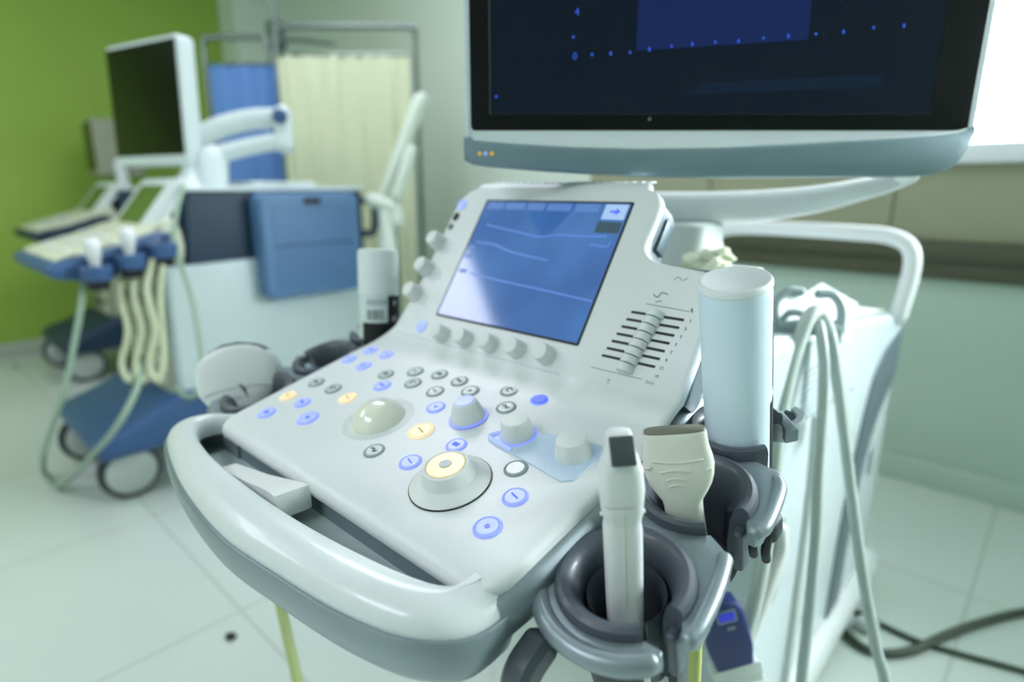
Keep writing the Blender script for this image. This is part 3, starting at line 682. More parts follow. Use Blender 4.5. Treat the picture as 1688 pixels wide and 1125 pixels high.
# cable hook
def at(px, py, s):      # a point s metres in front of the camera, in console heights
    f = FW * cos(R(PITCH)) - UP * sin(R(PITCH)); u = UP * cos(R(PITCH)) + FW * sin(R(PITCH))
    return CAM + V((0, 0, .217)) + (f + RT * ((px - 844) / 985) - u * ((py - 562.5) / 985)) * s
HK = mat('hook_grey', (158, 176, 178), .35)
bm = B(); tube(bm, [at(1283, 545, .80), at(1330, 540, .80), at(1380, 542, .80)], .0115, 16)
hk = part('cable_hook', bm, HK, um, 'grey cable hook on the cabinet top')
for pts in ([(1320, 481), (1298, 481), (1280, 496), (1277, 520), (1280, 552)], [(1350, 485), (1372, 486), (1386, 505), (1386, 535), (1379, 562)]):
    bm = B(); tube(bm, [at(x, y, .795) for x, y in pts], .0062, 12); part('hook_arm', bm, HK, hk)
bm = B(); tube(bm, [at(x, y, .815) for x, y in ((1288, 530), (1300, 517), (1318, 516), (1328, 525))], .005, 10); part('hook_arm', bm, HK, hk)
bm = B(); box(bm, (0, 0, 0), (.03, .05, .02), T(.178, .40, .955), .005); part('hook_foot', bm, HK, hk)

# ================================================================== things in and on the machine
def upright(base, axis, xdir):
    z = V(axis).normalized(); x = V(xdir); x = (x - z * x.dot(z)).normalized(); return frame(base, x, z.cross(x), z)
def sect(w, d, z, cx=0, cy=0, e=.6, n=28): return [V((cx + w / 2 * math.copysign(abs(cos(2 * pi * k / n)) ** e, cos(2 * pi * k / n)), cy + d / 2 * math.copysign(abs(sin(2 * pi * k / n)) ** e, sin(2 * pi * k / n)), z)) for k in range(n)]
def lofts(bm, M, secs): return loft(bm, [[M @ p for p in sect(*s)] for s in secs])
VX = RT            # across the view
# slim probe
sp = root('ultrasound_probe', 'slim white ultrasound probe with narrow grey tip, upright in the nearest dark cup', 'ultrasound probe', (.268, -.158, .84 + DZ), None)
M = upright((.2705, -.1570, .845), (.2635 - .2705, -.166 + .157 - .001, .160), VX)
SLY = 0
bm = B(); lofts(bm, M, [(.018, .016, .000), (.0225, .020, .003), (.0235, .021, .04), (.0240, .0215, .080), (.0242, .0215, .096), (.0228, .020, .1005), (.0232, .0205, .104), (.0258, .023, .109), (.0262, .0235, .1155)])
sb = part('probe_grip', bm, PROBEW, sp, sharp=30)
bm = B(); lofts(bm, M, [(.0262, .0235, .1160), (.0270, .024, .1180), (.0276, .0245, .126), (.0262, .0240, .136), (.0220, .0230, .144), (.0180, .0215, .1480), (.0168, .0150, .1560, 0, .0030), (.0155, .0100, .1590, 0, .0050), (.0120, .0070, .1600, 0, .0055)])
hd = part('probe_head', bm, PROBEW, sp, sharp=30)
bm = B(); prism(bm, rrx(-.0074, .0074, -.0095, .0085, .0012), 0, .0016, M @ Mx.Translation((0, -.0082, .1523)) @ RX(54), .0004)
part('probe_lens', bm, LENS, hd, 'dark grey lens at the tip')
bm = B(); tube(bm, [M @ V((0, -.01085, z)) for z in (.045, .08, .094)] + [M @ V((0, -.0119, .112))], .0002, 6); part('seam_line', bm, mat('seam_yellow', (190, 196, 150), .5), sb)
for sx in (-1, 1):
    for z in (.108, .1225): 
        bm = B(); lathe(bm, [(0, -.001), (.0016, -.001), (.0013, .0006), (0, .0009)], M @ Mx.Translation((sx * .0134, -.003, z)) @ RY(90 * sx), 12); part('grip_stud', bm, PROBEW, hd if z > .115 else sb)
# wide probe
wp = root('ultrasound_probe', 'wide flat-topped ivory ultrasound probe in the middle cup before the pale blue bottle', 'ultrasound probe', (.268, -.07, .86 + DZ))
M = upright((.2745, -.072, .862), (-.0165, -.018, .125), RT * .97 + FW * -.26)
bm = B(); lofts(bm, M, [(.022, .016, .000), (.0265, .019, .004), (.0285, .0195, .03), (.0275, .020, .062), (.0290, .0205, .068), (.0370, .0215, .0745), (.0440, .0220, .081), (.0485, .0220, .088), (.0502, .0215, .095), (.0490, .0200, .1005), (.0455, .0175, .1085), (.0445, .0165, .119), (.0435, .0150, .1210)])
wb = part('probe_body', bm, PROBE, wp, sharp=30)
bm = B(); lofts(bm, M, [(.0425, .0130, .1206), (.0420, .0120, .1224), (.0400, .010, .1230)]); part('probe_lens', bm, LENST, wp, 'olive grey lens strip on top')
for k, (zz, ww) in enumerate(((.1010, .034), (.0955, .020), (.0890, .013), (.0840, .0100))):
    if k == 0: bm = B(); tube(bm, [M @ V((x * ww / 2, -.0102 + .0006 * abs(x), zz + .0015 * x * x)) for x in (-1, -.5, 0, .5, 1)], .0009, 8); part('front_ridge', bm, PROBE, wb)
    else: bm = B(); tube(bm, [M @ V((x * ww / 2 - .002, -.0112 + .0003 * abs(x), zz - .0015 * x * x)) for x in (-1, -.5, 0, .5, 1)], .0008, 8); part('grip_ridge', bm, PROBE, wb)
for sx in (-1, 1):
    bm = B(); tube(bm, [M @ V((sx * .0205 + q, -.0095, .0945 + (0 if sx > 0 else .003))) for q in (-.0015, .0015)], .0012, 8, sm=False); part('front_stud', bm, PROBE, wb)
# pale blue bottle
MBt = upright((.2640, .0265, .905), (.001, -.045, .160), RT)
bt_ = root('gel_bottle', 'tall pale blue gel bottle standing upside down in the third cup', 'bottle', tuple(V((.2625, .022, .905)) + V((0, 0, DZ))))
bm = B(); lathe(bm, [(0, 0), (.0235, 0), (.0255, .003), (.0262, .02), (.0264, .175), (.0258, .179)], MBt, 48)
b1 = part('bottle_body', bm, BOTB, bt_)
bm = B(); lathe(bm, [(.0258, .1785), (.0268, .1795), (.0268, .1825), (.0255, .1845), (.0235, .1848), (.0215, .1838), (0, .1830)], MBt, 48); part('bottle_base', bm, BOTC, bt_, 'white rimmed bottle bottom facing up')
def wrap(z0, z1, a0, a1, r, m, nm, par, Mb, n=24):
    bm = B(); rg = []
    for k in range(n + 1):
        a = R(a0 + (a1 - a0) * k / n); rg.append([Mb @ V((q * cos(a), q * sin(a), z)) for q, z in ((r, z0), (r, z1), (r + .0003, z1), (r + .0003, z0))])
    loft(bm, rg); return part(nm, bm, m, par)
wrap(.004, .082, -40, 60, .0266, BLKM, 'black_label', bt_, MBt)
wrap(.090, .150, -26, 60, .0266, mat('label_teal', (120, 160, 160), .5), 'teal_label', bt_, MBt)

# left bottle with black label
lb = root('gel_bottle', 'white bottle with black barcode label behind the left edge of the key panel', 'bottle', (-.243, .006, .895 + DZ))
ML = upright((-.243, .006, .895), (-.010, .014, .17), RT)
bm = B(); lathe(bm, [(0, 0), (.025, 0), (.0268, .003), (.0270, .168), (.0260, .1715), (.023, .173), (0, .173)], ML, 40); part('bottle_body', bm, mat('bottle_white', (222, 234, 234), .35), lb, sharp=30)
# printed labels follow the bottle: front spans -150..-30 degrees
wrap(.000, .0740, -130, -10, .0274, BLKM, 'black_label', lb, ML); wrap(.0740, .110, -52, 0, .0274, BLKM, 'black_label', lb, ML)
wrap(.113, .1700, -179, -8, .0273, mat('cap_white', (232, 240, 240), .4), 'white_cap_band', lb, ML)
def onb(a, z, r=.0275): a = R(a); p = ML @ V((r * cos(a), r * sin(a), z)); n = (ML.to_3x3() @ V((cos(a), sin(a), 0))); up = ML.to_3x3() @ V((0, 0, 1)); return frame(p, up.cross(n), up, n)
for k, (w_) in enumerate((1.6, .6, 1.2, .5, 2.0, .7, 1.4, .5, 1.8)):
    wrap(.078, .092, -112 + k * 5.2, -112 + k * 5.2 + w_ * 1.5, 0.0273, INKD, 'barcode_bar', lb, ML, 3)
for k in range(5): wrap(.098, .106, -112 + k * 12, -105 + k * 12, 0.0273, mat('print_grey', (170, 180, 180), .6), 'printed_figure', lb, ML, 3)
for a, z, t, sz in ((-66, .018, 'NG', .011), (-30, .078, '03', .010), (-30, .100, '8', .010), (-30, .050, '11', .009)):
    text('label_letters', t, sz, onb(a, z, .0279), mat('label_white_print', (214, 224, 224), .5), lb)
# convex probe in the left bracket
cp = root('ultrasound_probe', 'broad round-headed white ultrasound probe with dark lens, at the left side of the panel', 'ultrasound probe', (-.29, -.158, .83 + DZ))
Pc = V((-.345, -.160, .925))
MCp = upright(V((-.300, -.160, .835)), (-.036, .006, .105), RT * .98 + UP * .02 + FW * .1)
head = [(-.012, -.01), (-.014, .018), (-.020, .030), (-.046, .052), (-.052, .066), (-.054, .084), (-.050, .097), (-.042, .106), (-.026, .1145), (-.006, .119), (.012, .1185), (.030, .113), (.044, .103), (.050, .097), (.0525, .084), (.052, .066), (.046, .050), (.020, .030), (.014, .018), (.012, -.01)]
MQ = MCp @ Mx(((1, 0, 0, 0), (0, 0, -1, 0), (0, 1, 0, 0), (0, 0, 0, 1)))
bm = B(); lofts(bm, MCp, [(.024, .024, -.02, 0, 0, .8), (.028, .026, .015, 0, 0, .8), (.045, .030, .030, 0, 0, .8), (.088, .034, .048, 0, 0, .7), (.104, .036, .062, 0, 0, .6), (.108, .036, .082, 0, 0, .6), (.104, .035, .094, 0, 0, .6), (.092, .033, .104, 0, 0, .6), (.074, .031, .1115, 0, 0, .6), (.050, .029, .1165, 0, 0, .6), (.022, .027, .119, 0, 0, .6)]); cb = part('probe_body', bm, PROBEW, cp, sharp=40)
lens = [(-.030, .1125), (-.010, .1180), (.010, .1182), (.028, .1130), (.041, .1045), (.0430, .1070), (.030, .1165), (.010, .1222), (-.010, .1222), (-.030, .1150)]
bm = B(); prism(bm, lens, -.012, .010, MQ, .001, .001); part('probe_lens', bm, LENS, cp, 'dark curved lens')
bm = B(); tube(bm, [MQ @ V(p) for p in ((-.044, .060, .0165), (-.02, .064, .0178), (.02, .064, .0178), (.044, .060, .0165))], .0012, 8); part('grip_groove', bm, mat('groove_shade', (196, 208, 208), .5), cb)
bm = B(); disc(bm, .008, 0, .0008, MQ @ Mx.Translation((-.004, .052, .0170)), .0003, 20, .0028); part('probe_badge', bm, mat('groove_shade', (196, 208, 208), .5), cb)

# probe cables over the hook: two cables, three hanging strands
def cable(name, label, pts, r, m=CABLE, cat='cable', group=None, k=10):
    e = V(pts[-1]); pts = list(pts) + [V((e.x + .015, e.y - .01, .36)), V((e.x + .04, e.y - .04, .217 + r + .004)), V((e.x + .09, e.y - .10, .217 + r + .002))]
    bm = B(); tube(bm, pts, r, 14, k); P0 = V(pts[-1]) + V((0, 0, DZ)); o = part(name, bm, m, None, label, cat=cat, group=group); return o
cable('probe_cable', 'thick grey probe cable falling from the hook behind the pale blue bottle to the left', [at(1392, 700, .84), at(1384, 640, .82), at(1372, 570, .80), at(1352, 518, .785), at(1335, 522, .775), at(1318, 560, .77), at(1300, 620, .765), at(1284, 700, .76), at(1274, 790, .76), at(1264, 880, .755), at(1247, 980, .75), at(1225, 1060, .745), at(1195, 1150, .74)], .0095, mat('cable_cream', (186, 199, 192), .42))
cable('probe_cable', 'grey probe cable hanging straight down from the hook in the middle of the strands', [at(1345, 522, .79), at(1352, 545, .775), at(1358, 600, .765), at(1356, 680, .765), at(1349, 780, .76), at(1345, 880, .76), at(1335, 1000, .75), at(1318, 1160, .74)], .0068)
cable('probe_cable', 'long grey cable slanting from the hook to the bottom right corner', [at(1360, 528, .80), at(1371, 560, .79), at(1380, 620, .785), at(1392, 720, .78), at(1404, 820, .775), at(1424, 960, .76), at(1442, 1060, .75), at(1462, 1160, .74)], .0070)
# glove, sheets on top
bm = B(); bmesh.ops.create_icosphere(bm, subdivisions=4, radius=1)
from mathutils import noise as NZ
for v in bm.verts:
    p = v.co.copy(); d = NZ.noise(p * 1.7) * .45 + NZ.noise(p * 4) * .22; p = p * (1 + d); v.co = V((.088 + p.x * .034, .315 + p.y * .026, 1.051 + p.z * .017 + .003 * sin(p.x * 3)))
part('crumpled_glove', bm, mat('latex_cream', (226, 232, 204), .6), None, 'crumpled cream glove lying on the shelf behind the display', cat='glove')
bm = B(); bmesh.ops.create_grid(bm, x_segments=30, y_segments=30, size=.5)
for v in bm.verts:
    x, y = v.co.x, v.co.y; hgt = .003 * NZ.noise(V((x * 4, y * 4, 1))) + .002 * NZ.noise(V((x * 9, y * 9, 3)))
    yy = .66 + y * .42; z = .9635 - (yy - .40) * .098 + max(0, hgt) + .0015
    v.co = V((.058 + x * .27, yy, z))
bmesh.ops.solidify(bm, geom=bm.faces[:], thickness=.0012)
part('paper_sheet', bm, PAPER, None, 'crinkled white paper sheet spread on the cabinet top', cat='paper')
bm = B()
A_ = [at(1300, 500, .86), at(1355, 466, .87), at(1414, 500, .88), at(1400, 560, .84), at(1290, 560, .82)]
ctr = sum(A_, V((0, 0, 0))) / 5
g = [A_, [a - UP * .002 - FW * -.004 for a in A_]]
loft(bm, g)
part('folded_paper', bm, PAPER, None, 'folded white paper standing up in a peak behind the cable hook', cat='paper')
# blue handheld meter in a caddy on the cabinet side
hm = root('handheld_meter', 'dark blue handheld meter with small blue screen below the holders', 'meter', tuple(at(1190, 1100, .72) + V((0, 0, DZ))))
MHm = frame(at(1195, 1040, .72), RT * .93 + UP * .30, UP * .93 - RT * .30, -FW)
bm = B(); prism(bm, [(-.022, -.055), (.020, -.055), (.027, -.02), (.026, .028), (.020, .044), (.0, .050), (-.018, .044), (-.024, .02), (-.027, -.02)], -.012, .012, MHm, .005, .005); hb = part('meter_case', bm, mat('meter_navy', (44, 56, 112), .4), hm)
bm = B(); prism(bm, rr(.024, .018, .003, .004, .029), .0115, .0128, MHm, .0004); part('meter_bezel', bm, mat('meter_bezel', (120, 134, 150), .4), hm)
bm = B(); prism(bm, rr(.019, .012, .002, .004, .029), .0126, .0134, MHm, .0003); part('meter_screen', bm, mat('meter_blue', (30, 40, 160), .3, emit=(50, 60, 200), es=.5), hm)
bm = B(); prism(bm, rr(.010, .005, .002, .006, .012), .0115, .0130, MHm, .0004); part('meter_button', bm, mat('meter_bezel', (120, 134, 150), .4), hm)
bm = B(); box(bm, (0, -.064, -.004), (.06, .014, .04), MHm, .005); box(bm, (0, -.055, .012), (.06, .02, .004), MHm, .0015); tube(bm, [MHm @ V((0, -.06, -.02)), MHm @ V((.02, -.06, -.09)), MHm @ V((.03, -.05, -.15))], .008, 8)
part('meter_caddy', bm, WHITE2, um)
cable('probe_cable', 'yellow green strap-like cable hanging below the middle holder', [at(1162, 960, .52), at(1153, 1010, .53), at(1147, 1060, .54), at(1143, 1150, .55)], .0058, mat('cable_yellow_green', (190, 200, 120), .45))
cable('probe_cable', 'yellow green cable hanging under the left part of the front handle', [at(452, 900, .80), at(453, 945, .80), at(463, 1000, .79), at(476, 1060, .78), at(492, 1140, .77)], .0068, mat('cable_olive', (176, 190, 128), .45))
DZ = 0

# ================================================================== THE MACHINES PARKED BEHIND
def bx(name, lo, hi, m, par, bev=.01, label=None, M=I4):
    bm = B(); c = [(a + b) / 2 for a, b in zip(lo, hi)]; s = [b - a for a, b in zip(lo, hi)]
    box(bm, c, s, M, min(bev, min(s) * .45), r=max(bev, .001)); return part(name, bm, m, par, label)
CARTW = mat('cart_body_pale', (196, 212, 212), .45, noise=.02); CARTW2 = mat('cart_white', (214, 226, 226), .4)
GRSC = mat('cart_display_green', (84, 112, 52), .25); DKSC = mat('dark_screen_green', (14, 20, 12), .2, spec=.3)
def cart(dx, dy, label, full, cw=CARTW, cf=CREAMB, cb=BLUEP):
    r = root('ultrasound_machine', label, 'medical machine', (-1.77 + dx, .3 + dy, 0))
    D = T(dx, dy)
    def X_(x, y, z): return V((x + dx, y + dy, z))
    def yzx(pts, x0, x1, bev, name, m, par, lab=None):
        M = frame((x0 + dx, dy, 0), (0, 1, 0), (0, 0, 1), (1, 0, 0)); bm = B(); prism(bm, pts, 0, x1 - x0, M, bev, bev, 4); return part(name, bm, m, par, lab)
    # base and casters
    yzx(sm2([(-.105, .150), (-.12, .19), (-.09, .225), (.00, .255), (.13, .31), (.20, .31), (.82, .28), (.84, .15)], 3), -2.02, -1.51, .025, 'base_cover', cb, r, 'blue base with footrest')
    for x, y in ((-1.575, -.03), (-1.98, -.05), (-1.575, .74), (-1.98, .74)):
        bm = B(); lathe(bm, [(0, -.020), (.074, -.020), (.086, -.015), (.088, 0), (.086, .015), (.074, .020), (0, .020)], frame(X_(x, y, .088), (0, 1, 0), (0, 0, 1), (1, 0, 0)), 32)
        wl = part('caster_wheel', bm, RUBD, r)
        bm = B(); lathe(bm, [(0, .0195), (.066, .0195), (.070, .022), (.060, .030), (0, .034)], frame(X_(x, y, .088), (0, 1, 0), (0, 0, 1), (1, 0, 0)), 32); part('wheel_cover', bm, mat('wheel_cover_grey', (178, 188, 180), .5), wl)
    # body
    yzx([(.13, .26), (.13, .70), (.82, .72), (.82, .26)], -1.98, -1.53, .018, 'cabinet_body', cw, r, 'pale side cabinet')
    bx('front_panel', (-1.93, .112, .29), (-1.57, .135, .69), cf, r, .008, 'dull front panel with sockets', D)
    for k in range(5): bx('front_socket', (-1.66, .100, .32 + k * .07), (-1.59, .115, .36 + k * .07), mat('socket_cream', (188, 196, 172), .5), r, .004, None, D)
    for k in range(4): bx('front_slot', (-1.88, .104, .34 + k * .075), (-1.73, .114, .375 + k * .075), mat('slot_dark', (96, 104, 88), .5), r, .003, None, D)
    yzx([(.20, .70), (.22, .925), (.84, .925), (.84, .70)], -1.97, -1.54, .012, 'upper_body', BLUED, r, 'navy upper cabinet')
    bx('top_plate', (-1.97, .22, .922), (-1.53, .84, .938), CARTW2, r, .006, None, D)
    # control deck
    yzx(sm2([(-.115, .715), (-.125, .735), (-.115, .752), (.00, .785), (.13, .828), (.19, .84), (.20, .72), (.10, .700)], 3), -1.99, -1.55, .010, 'control_panel', mat('deck_cream', (206, 212, 186), .5), r, 'cream key panel')
    yzx(sm2([(-.135, .695), (-.15, .715), (-.130, .738), (.00, .765), (.14, .808), (.17, .77), (.10, .705), (-.05, .680)], 3), -2.03, -1.51, .014, 'blue_rim', cb, r, 'blue rim of the key panel')
    for k in range(3):
        y = -.050 + k * .085
        bm = B(); lathe(bm, [(.026, -.035), (.034, -.035), (.040, .0), (.036, .006), (.028, 0)], T(*X_(-1.475, y, .725 + k * .024)), 28, -140, 120); part('probe_cup', bm, cb, r)
        bm = B(); lathe(bm, [(0, -.06), (.024, -.06), (.030, -.033), (0, -.033)], T(*X_(-1.475, y, .725 + k * .024)), 20); part('cup_liner', bm, BLKM, r)
    for k in range(12):
        bm = B(); disc(bm, .010, 0, .006, T(*X_(-1.90 + (k % 4) * .09, -.13 + (k // 4) * .05 + .05, .762 + (k // 4) * .016)), .002, 12); part('panel_knob', bm, CARTW2, r)
    # small display on a slope
    MS = frame(X_(-1.76, .10, .795), (1, 0, 0), (0, cos(R(52)), sin(R(52))), (0, -sin(R(52)), cos(R(52))))
    bm = B(); prism(bm, rrx(-.19, .19, 0, .215, .02), -.03, .0, MS, .006, .004); dsp = part('display_housing', bm, CARTW2, r)
    bm = B(); prism(bm, rrx(-.145, .085, .03, .185, .004), -.0005, .0012, MS); part('display_glass', bm, GRSC, dsp, 'green tinted small display')
    # arm and monitor
    if full:
        bm = B(); bx_ = [(.06, .05, .935), (.055, .045, .99)]
        loft(bm, [[X_(x, y, z) for x, y in rr(w_, w_, .02, -1.72, .33)] for w_, z in ((.15, .935), (.12, .955), (.08, .99), (.08, 1.06))]); part('arm_post', bm, CARTW2, r)
        A0, A1, A2 = at2(345, 225, 1.95), at2(462, 205, 1.98), at2(345, 262, 1.95)
        bm = B(); tube(bm, [at2(325, 228, 1.96), at2(370, 208, 1.96), at2(420, 197, 1.97), at2(462, 196, 1.98)], .032, 12, sec=[(.5, 1), (-.5, 1), (-.8, .6), (-.8, -.6), (-.5, -1), (.5, -1), (.8, -.6), (.8, .6)], up=(0, 0, 1)); part('upper_arm', bm, CARTW2, r, 'white upper monitor arm')
        bm = B(); tube(bm, [at2(470, 232, 1.98), at2(420, 240, 1.97), at2(370, 252, 1.96), at2(330, 264, 1.96)], .026, 12, sec=[(.5, 1), (-.5, 1), (-.8, .6), (-.8, -.6), (-.5, -1), (.5, -1), (.8, -.6), (.8, .6)], up=(0, 0, 1)); part('lower_arm', bm, CARTW2, r, 'white lower monitor arm')
        bm = B(); tube(bm, [at2(466, 188, 1.98), at2(470, 240, 1.98)], .028, 16); j_ = part('arm_joint', bm, CARTW2, r)
        c = at2(462, 192, 1.945); bm = B(); disc(bm, .024, 0, .012, frame(c, RT, UP, -FW), .002, 24); part('joint_cap', bm, BLUEP, j_, 'blue round joint cap')
        bm = B(); tube(bm, [at2(352, 262, 1.96), at2(352, 300, 1.96)], .045, 16); part('arm_stem', bm, CARTW2, r)
        MMo = frame(V((-1.875, .250, 1.200)), V((.97, .235, 0)), V((-.01, .04, 1)), V((.235, -.97, .04)))
        hw, hh = .205, .195
    else:
        bm = B(); tube(bm, [X_(-1.85, .33, .93), X_(-1.88, .33, 1.06)], .03, 14); part('arm_post', bm, CARTW2, r)
        MMo = frame(X_(-2.05, .245, 1.14), V((1, -.10, 0)), V((0, 0, 1)), V((-.10, -1, 0)))
        hw, hh = .17, .145
    bm = B(); prism(bm, rr(2 * hw, 2 * hh, .02), -.060 if full else -.22, .0, MMo, .008, .018); m_ = part('monitor', bm, CARTW2 if full else cf, r, 'tilted monitor, switched off')
    bm = B(); prism(bm, rr(2 * hw - .022, 2 * hh - .045, .006, -.004, .010), -.001, .002, MMo, .0008); part('screen', bm, DKSC, m_, 'dark screen')
    return r
def at2(px, py, s): return at(px, py, s) - V((0, 0, .217))
c2 = cart(0, 0, 'blue and white ultrasound machine with black tilted monitor, parked behind on the left', True)
# extras of the second machine
bm = B(); yz0 = frame((-1.535, 0, 0), (0, 1, 0), (0, 0, 1), (1, 0, 0)); prism(bm, rrx(.41, .775, .571, .918, .03), 0, .07, yz0, .012, .0, 4); bn = part('side_bin', bm, BLUEL, c2, 'blue side bin with black grip')
bm = B(); prism(bm, rrx(.445, .745, .60, .885, .012), .0695, .0715, yz0, .001); part('bin_panel', bm, mat('bin_panel_blue', (76, 114, 156), .5), bn)
bm = B(); prism(bm, rrx(.45, .74, .745, .750, .002), .071, .0725, yz0, .0004); part('bin_groove', bm, BLUED, bn)
bm = B(); prism(bm, rrx(.56, .625, .880, .900, .008), .0690, .0735, yz0, .001); part('bin_grip', bm, BLKM, bn)
bm = B(); tube(bm, [(-1.56, .84, .885), (-1.56, .885, .885), (-1.56, .905, .86), (-1.56, .895, .77), (-1.56, .84, .765)], .014, 10); part('rear_grip', bm, BLUED, c2)
bm = B(); box(bm, (-1.66, .555, .9465), (.20, .22, .016), bev=.004); part('flat_box', bm, CARTW2, None, 'flat white box lying on top of the blue bin machine', cat='box', origin=(-1.66, .555, .9385))
c3 = cart(-1.46, .20, 'grey beige ultrasound machine with small monitor, farthest left beside the green wall', False, mat('cart_body_beige', (168, 172, 150), .5), mat('cart_front_beige', (150, 154, 132), .5), BLUED)
# probes resting in the second machine's side cups
for x, y, z, lab in ((-1.475, -.050, .725, 'pale rounded probe head in the front side cup of the blue machine'), (-1.475, .035, .749, 'pale rounded probe head in the middle side cup of the blue machine')):
    r = root('ultrasound_probe', lab, 'ultrasound probe', (x, y, z - .033))
    bm = B(); lofts(bm, T(x, y, z - .030), [(.02, .02, 0, 0, 0, 1), (.024, .024, .01, 0, 0, 1), (.026, .026, .045, 0, 0, 1), (.045, .034, .06, 0, 0, 1), (.060, .040, .078, 0, 0, 1), (.062, .040, .092, 0, 0, 1), (.050, .034, .104, 0, 0, 1), (.030, .022, .110, 0, 0, 1)]); part('probe_body', bm, PROBEW, r)
    bm = B(); lofts(bm, T(x, y, z - .030), [(.046, .020, .1045, 0, 0, 1), (.036, .016, .1095, 0, 0, 1), (.02, .01, .1125, 0, 0, 1)]); part('probe_lens', bm, mat('lens_pale', (176, 188, 184), .4), r)
PC = mat('cable_pale_green', (150, 172, 152), .5)
def cab2(label, pts, r, m=PC, k=8):
    bm = B(); tube(bm, pts, r, 10, k); return part('probe_cable', bm, m, None, label, cat='cable')
cab2('pale cable arching over the right front corner of the blue machine', [at2(303, 305, 1.80), at2(292, 345, 1.76), at2(287, 395, 1.74), at2(300, 440, 1.74), at2(318, 500, 1.74), at2(330, 570, 1.74), at2(334, 620, 1.74), at2(316, 655, 1.74), at2(285, 640, 1.76)], .0075)
cab2('long pale cable looping down to the floor in front of the blue machine', [at2(138, 430, 1.66), at2(134, 500, 1.66), at2(122, 570, 1.68), at2(105, 650, 1.72), at2(84, 710, 1.78), at2(72, 750, 1.83), V((-1.935, -.195, .012)), V((-1.80, -.19, .012)), V((-1.72, -.17, .05)), at2(180, 720, 1.66), at2(222, 650, 1.66), at2(238, 590, 1.70)], .0085)
for k, (x0, lab) in enumerate(((205, 'pale cable coil hanging left on the front of the blue machine'), (228, 'pale cable coil hanging in the middle of the front of the blue machine'), (250, 'pale cable coil hanging right on the front of the blue machine'))):
    cab2(lab, [at2(x0, 430, 1.70), at2(x0 - 8, 480, 1.68), at2(x0 + 6, 545, 1.68), at2(x0 - 4, 600, 1.68), at2(x0 + 10, 628, 1.68), at2(x0 + 20, 590, 1.69), at2(x0 + 14, 500, 1.70), at2(x0 + 18, 440, 1.71)], .009, mat('cable_yellow_pale', (186, 194, 162), .5))
POLE = mat('pole_metal', (128, 140, 134), .3, metal=.8)
# ------------------------------------------------------------------ privacy screens, drip pole, examination lamp
def along(p, sx): return p
def screen(name, x0, x1, y0, y1, s, cm, label, cx0, cx1, cy):
    a, b = at2(x0, y0, s), at2(x1, y1, s)
    r = root(name, label, 'privacy screen', ((a.x + b.x) / 2, (a.y + b.y) / 2, 0))
    zt = (a.z + b.z) / 2
    for p in (a, b):
        bm = B(); tube(bm, [(p.x, p.y, .03), (p.x, p.y, zt - .03)], .012, 12, sm=False); pst = part('post', bm, POLE, r)
        bm = B(); tube(bm, [V((p.x, p.y, .015)) + FW * .2, V((p.x, p.y, .015)) - FW * .2], .013, 10, sm=False); part('foot', bm, POLE, r)
    d = (V((b.x, b.y, 0)) - V((a.x, a.y, 0))).normalized() * .035
    bm = B(); tube(bm, [(a.x, a.y, zt - .035), (a.x + d.x * .3, a.y + d.y * .3, zt - .008), (a.x + d.x, a.y + d.y, zt), (b.x - d.x, b.y - d.y, zt), (b.x - d.x * .3, b.y - d.y * .3, zt - .008), (b.x, b.y, zt - .035)], .013, 12, 6); part('top_rail', bm, POLE, r)
    ca, cb_ = at2(cx0, cy, s), at2(cx1, cy, s); zc_ = (ca.z + cb_.z) / 2
    ca = V((ca.x, ca.y, 0)); cb_ = V((cb_.x, cb_.y, 0)); nrm = FW; N = 160; rings = []
    L = (cb_ - ca).length
    bm = B(); cols = []
    for i in range(N + 1):
        u = i / N; p = ca + (cb_ - ca) * u; cols.append([])
        for k, z in enumerate((zc_, zc_ - .03, zc_ - .2, zc_ - .5, .9, .6, .35)):
            am = .003 + .011 * min(1, k / 3)
            w_ = sin(u * L * 2 * pi / .085 + .9 * sin(u * 9)) * am * (.6 + .4 * sin(u * 31)) + .003 * sin(u * 53 + k)
            cols[-1].append(bm.verts.new(p + nrm * w_ + V((0, 0, z))))
    for a_, b_ in zip(cols, cols[1:]):
        for k in range(6): bm.faces.new((a_[k], b_[k], b_[k + 1], a_[k + 1]))
    bmesh.ops.solidify(bm, geom=bm.faces[:], thickness=.002)
    part('curtain', bm, cm, r)
    bm = B(); tube(bm, [ca + V((0, 0, zc_ - .004)), cb_ + V((0, 0, zc_ - .004))], .006, 8, sm=False); part('curtain_rod', bm, POLE, r)
screen('privacy_screen', 332, 441, 62, 66, 2.66, mat('curtain_blue', (104, 150, 206), .85, bump=.3, nscale=300), 'chrome framed privacy screen with pleated blue curtain', 342, 468, 102, ) if False else None
screen('privacy_screen', 333, 440, 62, 62, 2.70, mat('curtain_blue', (98, 142, 202), .85), 'chrome framed privacy screen with pleated blue curtain', 343, 462, 104)
screen('privacy_screen', 452, 684, 44, 44, 2.58, mat('curtain_cream', (214, 222, 186), .85), 'chrome framed privacy screen with pleated cream curtain', 456, 674, 88)
pp = at2(455, 60, 3.0)
dp = root('drip_pole', 'thin metal drip pole standing behind the gap between the two curtains', 'pole', (pp.x, pp.y, 0))
bm = B(); tube(bm, [(pp.x, pp.y, .03), (pp.x, pp.y, 2.1)], .011, 12, sm=False); part('pole', bm, POLE, dp)
for k in range(5):
    a = 2 * pi * k / 5; bm = B(); tube(bm, [(pp.x, pp.y, .05), (pp.x + .13 * cos(a), pp.y + .13 * sin(a), .014)], .010, 8, sm=False); part('foot', bm, POLE, dp)
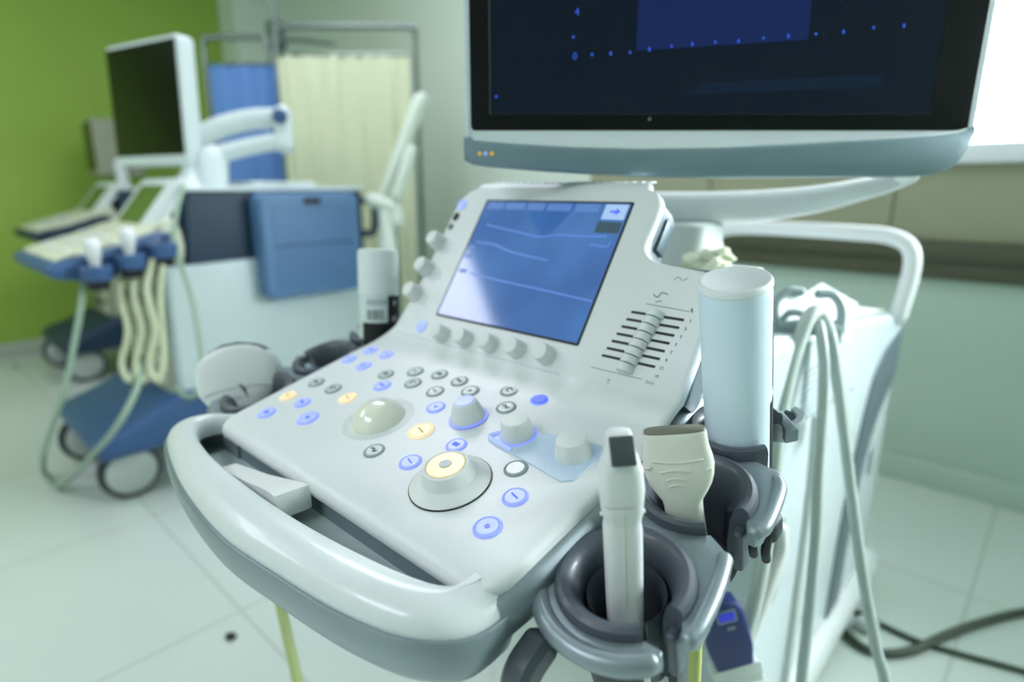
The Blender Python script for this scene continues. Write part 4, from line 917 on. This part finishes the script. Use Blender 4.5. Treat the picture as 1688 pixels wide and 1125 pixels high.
bm = B(); lathe(bm, [(.0, -.065), (.040, -.065), (.046, -.05), (.046, .05), (.040, .065), (0, .065)], T(pp.x, pp.y, pp.z), 20); cl = part('clamp', bm, mat('clamp_grey', (92, 112, 104), .4, metal=.3), dp)
bm = B(); tube(bm, [V((pp.x, pp.y, pp.z - .03)) - FW * .06, V((pp.x, pp.y, pp.z - .03)) - FW * .06 + RT * .14, V((pp.x, pp.y, pp.z - .045)) - FW * .06 + RT * .30], .012, 10); part('clamp_bar', bm, POLE, dp)
bm = B(); tube(bm, [V((pp.x, pp.y, pp.z - .03)), V((pp.x, pp.y, pp.z - .03)) - FW * .07], .014, 10, sm=False); part('clamp_knob', bm, POLE, dp)
lp = at2(652, 372, 2.18)
el_ = root('examination_lamp', 'white jointed lamp arm on a thin floor pole before the cream curtain', 'lamp', (lp.x, lp.y, 0))
bm = B(); tube(bm, [(lp.x, lp.y, .05), (lp.x, lp.y, lp.z)], .010, 12, sm=False); part('pole', bm, POLE, el_)
bm = B(); lathe(bm, [(0, 0), (.15, 0), (.16, .012), (.13, .035), (.03, .05), (0, .05)], T(lp.x, lp.y, 0), 32); part('foot', bm, CARTW2, el_)
LW = mat('lamp_white', (214, 226, 212), .45)
bm = B(); tube(bm, [at2(614, 330, 2.18), at2(632, 337, 2.18), at2(652, 345, 2.18), at2(655, 365, 2.18)], .026, 14); part('joint', bm, LW, el_)
bm = B(); tube(bm, [at2(626, 335, 2.18), at2(655, 265, 2.18), at2(694, 166, 2.18)], lambda t: .015 + .014 * t, 14, k=6); part('arm', bm, LW, el_)
bm = B(); tube(bm, [at2(655, 322, 2.16), at2(678, 250, 2.16)], .022, 14, sm=False); part('arm_cover', bm, LW, el_)
bm = B(); tube(bm, [at2(636, 350, 2.19), at2(640, 390, 2.19), at2(640, 440, 2.19)], .030, 14); part('cable_sleeve', bm, LW, el_)
# ------------------------------------------------------------------ floor things
BC = mat('floor_cable_dark', (60, 74, 62), .5)
def fcab(label, pts, r=.008):
    bm = B(); tube(bm, [(x, y, r) for x, y in pts], r, 10, 8); part('floor_cable', bm, BC, None, label, cat='cable')
fcab('thick dark cable curving away over the floor at the lower right, upper branch', [(.10, .86), (.20, .835), (.271, .802), (.33, .85), (.38, .96), (.43, 1.06), (.498, 1.171), (.62, 1.32), (.86, 1.55), (.95, 1.715)], .009)
fcab('thinner dark cable on the floor at the lower right, lower branch', [(.14, .93), (.24, .915), (.335, .905), (.42, .925), (.511, .953), (.70, 1.0), (1.05, 1.2), (1.3, 1.5), (1.32, 1.715)], .006)
bm = B(); box(bm, (.252, .875, .013), (.04, .03, .026), RZ(0), .006); part('plug', bm, CARTW2, None, 'small white plug on the floor where the dark cables start', cat='plug', origin=(.252, .875, 0))
for x, y, lab in ((-.732, -.079, 'small dark scrap on the floor below the front handle'), (-3.60, -.038, 'small dark scrap on the floor beside the green wall')):
    bm = B(); bmesh.ops.create_icosphere(bm, subdivisions=2, radius=1)
    for v in bm.verts: p = v.co; v.co = V((x + p.x * .014 * (1 + .5 * NZ.noise(p * 2)), y + p.y * .011, .004 + p.z * .004))
    part('floor_scrap', bm, INKD, None, lab, cat='scrap')
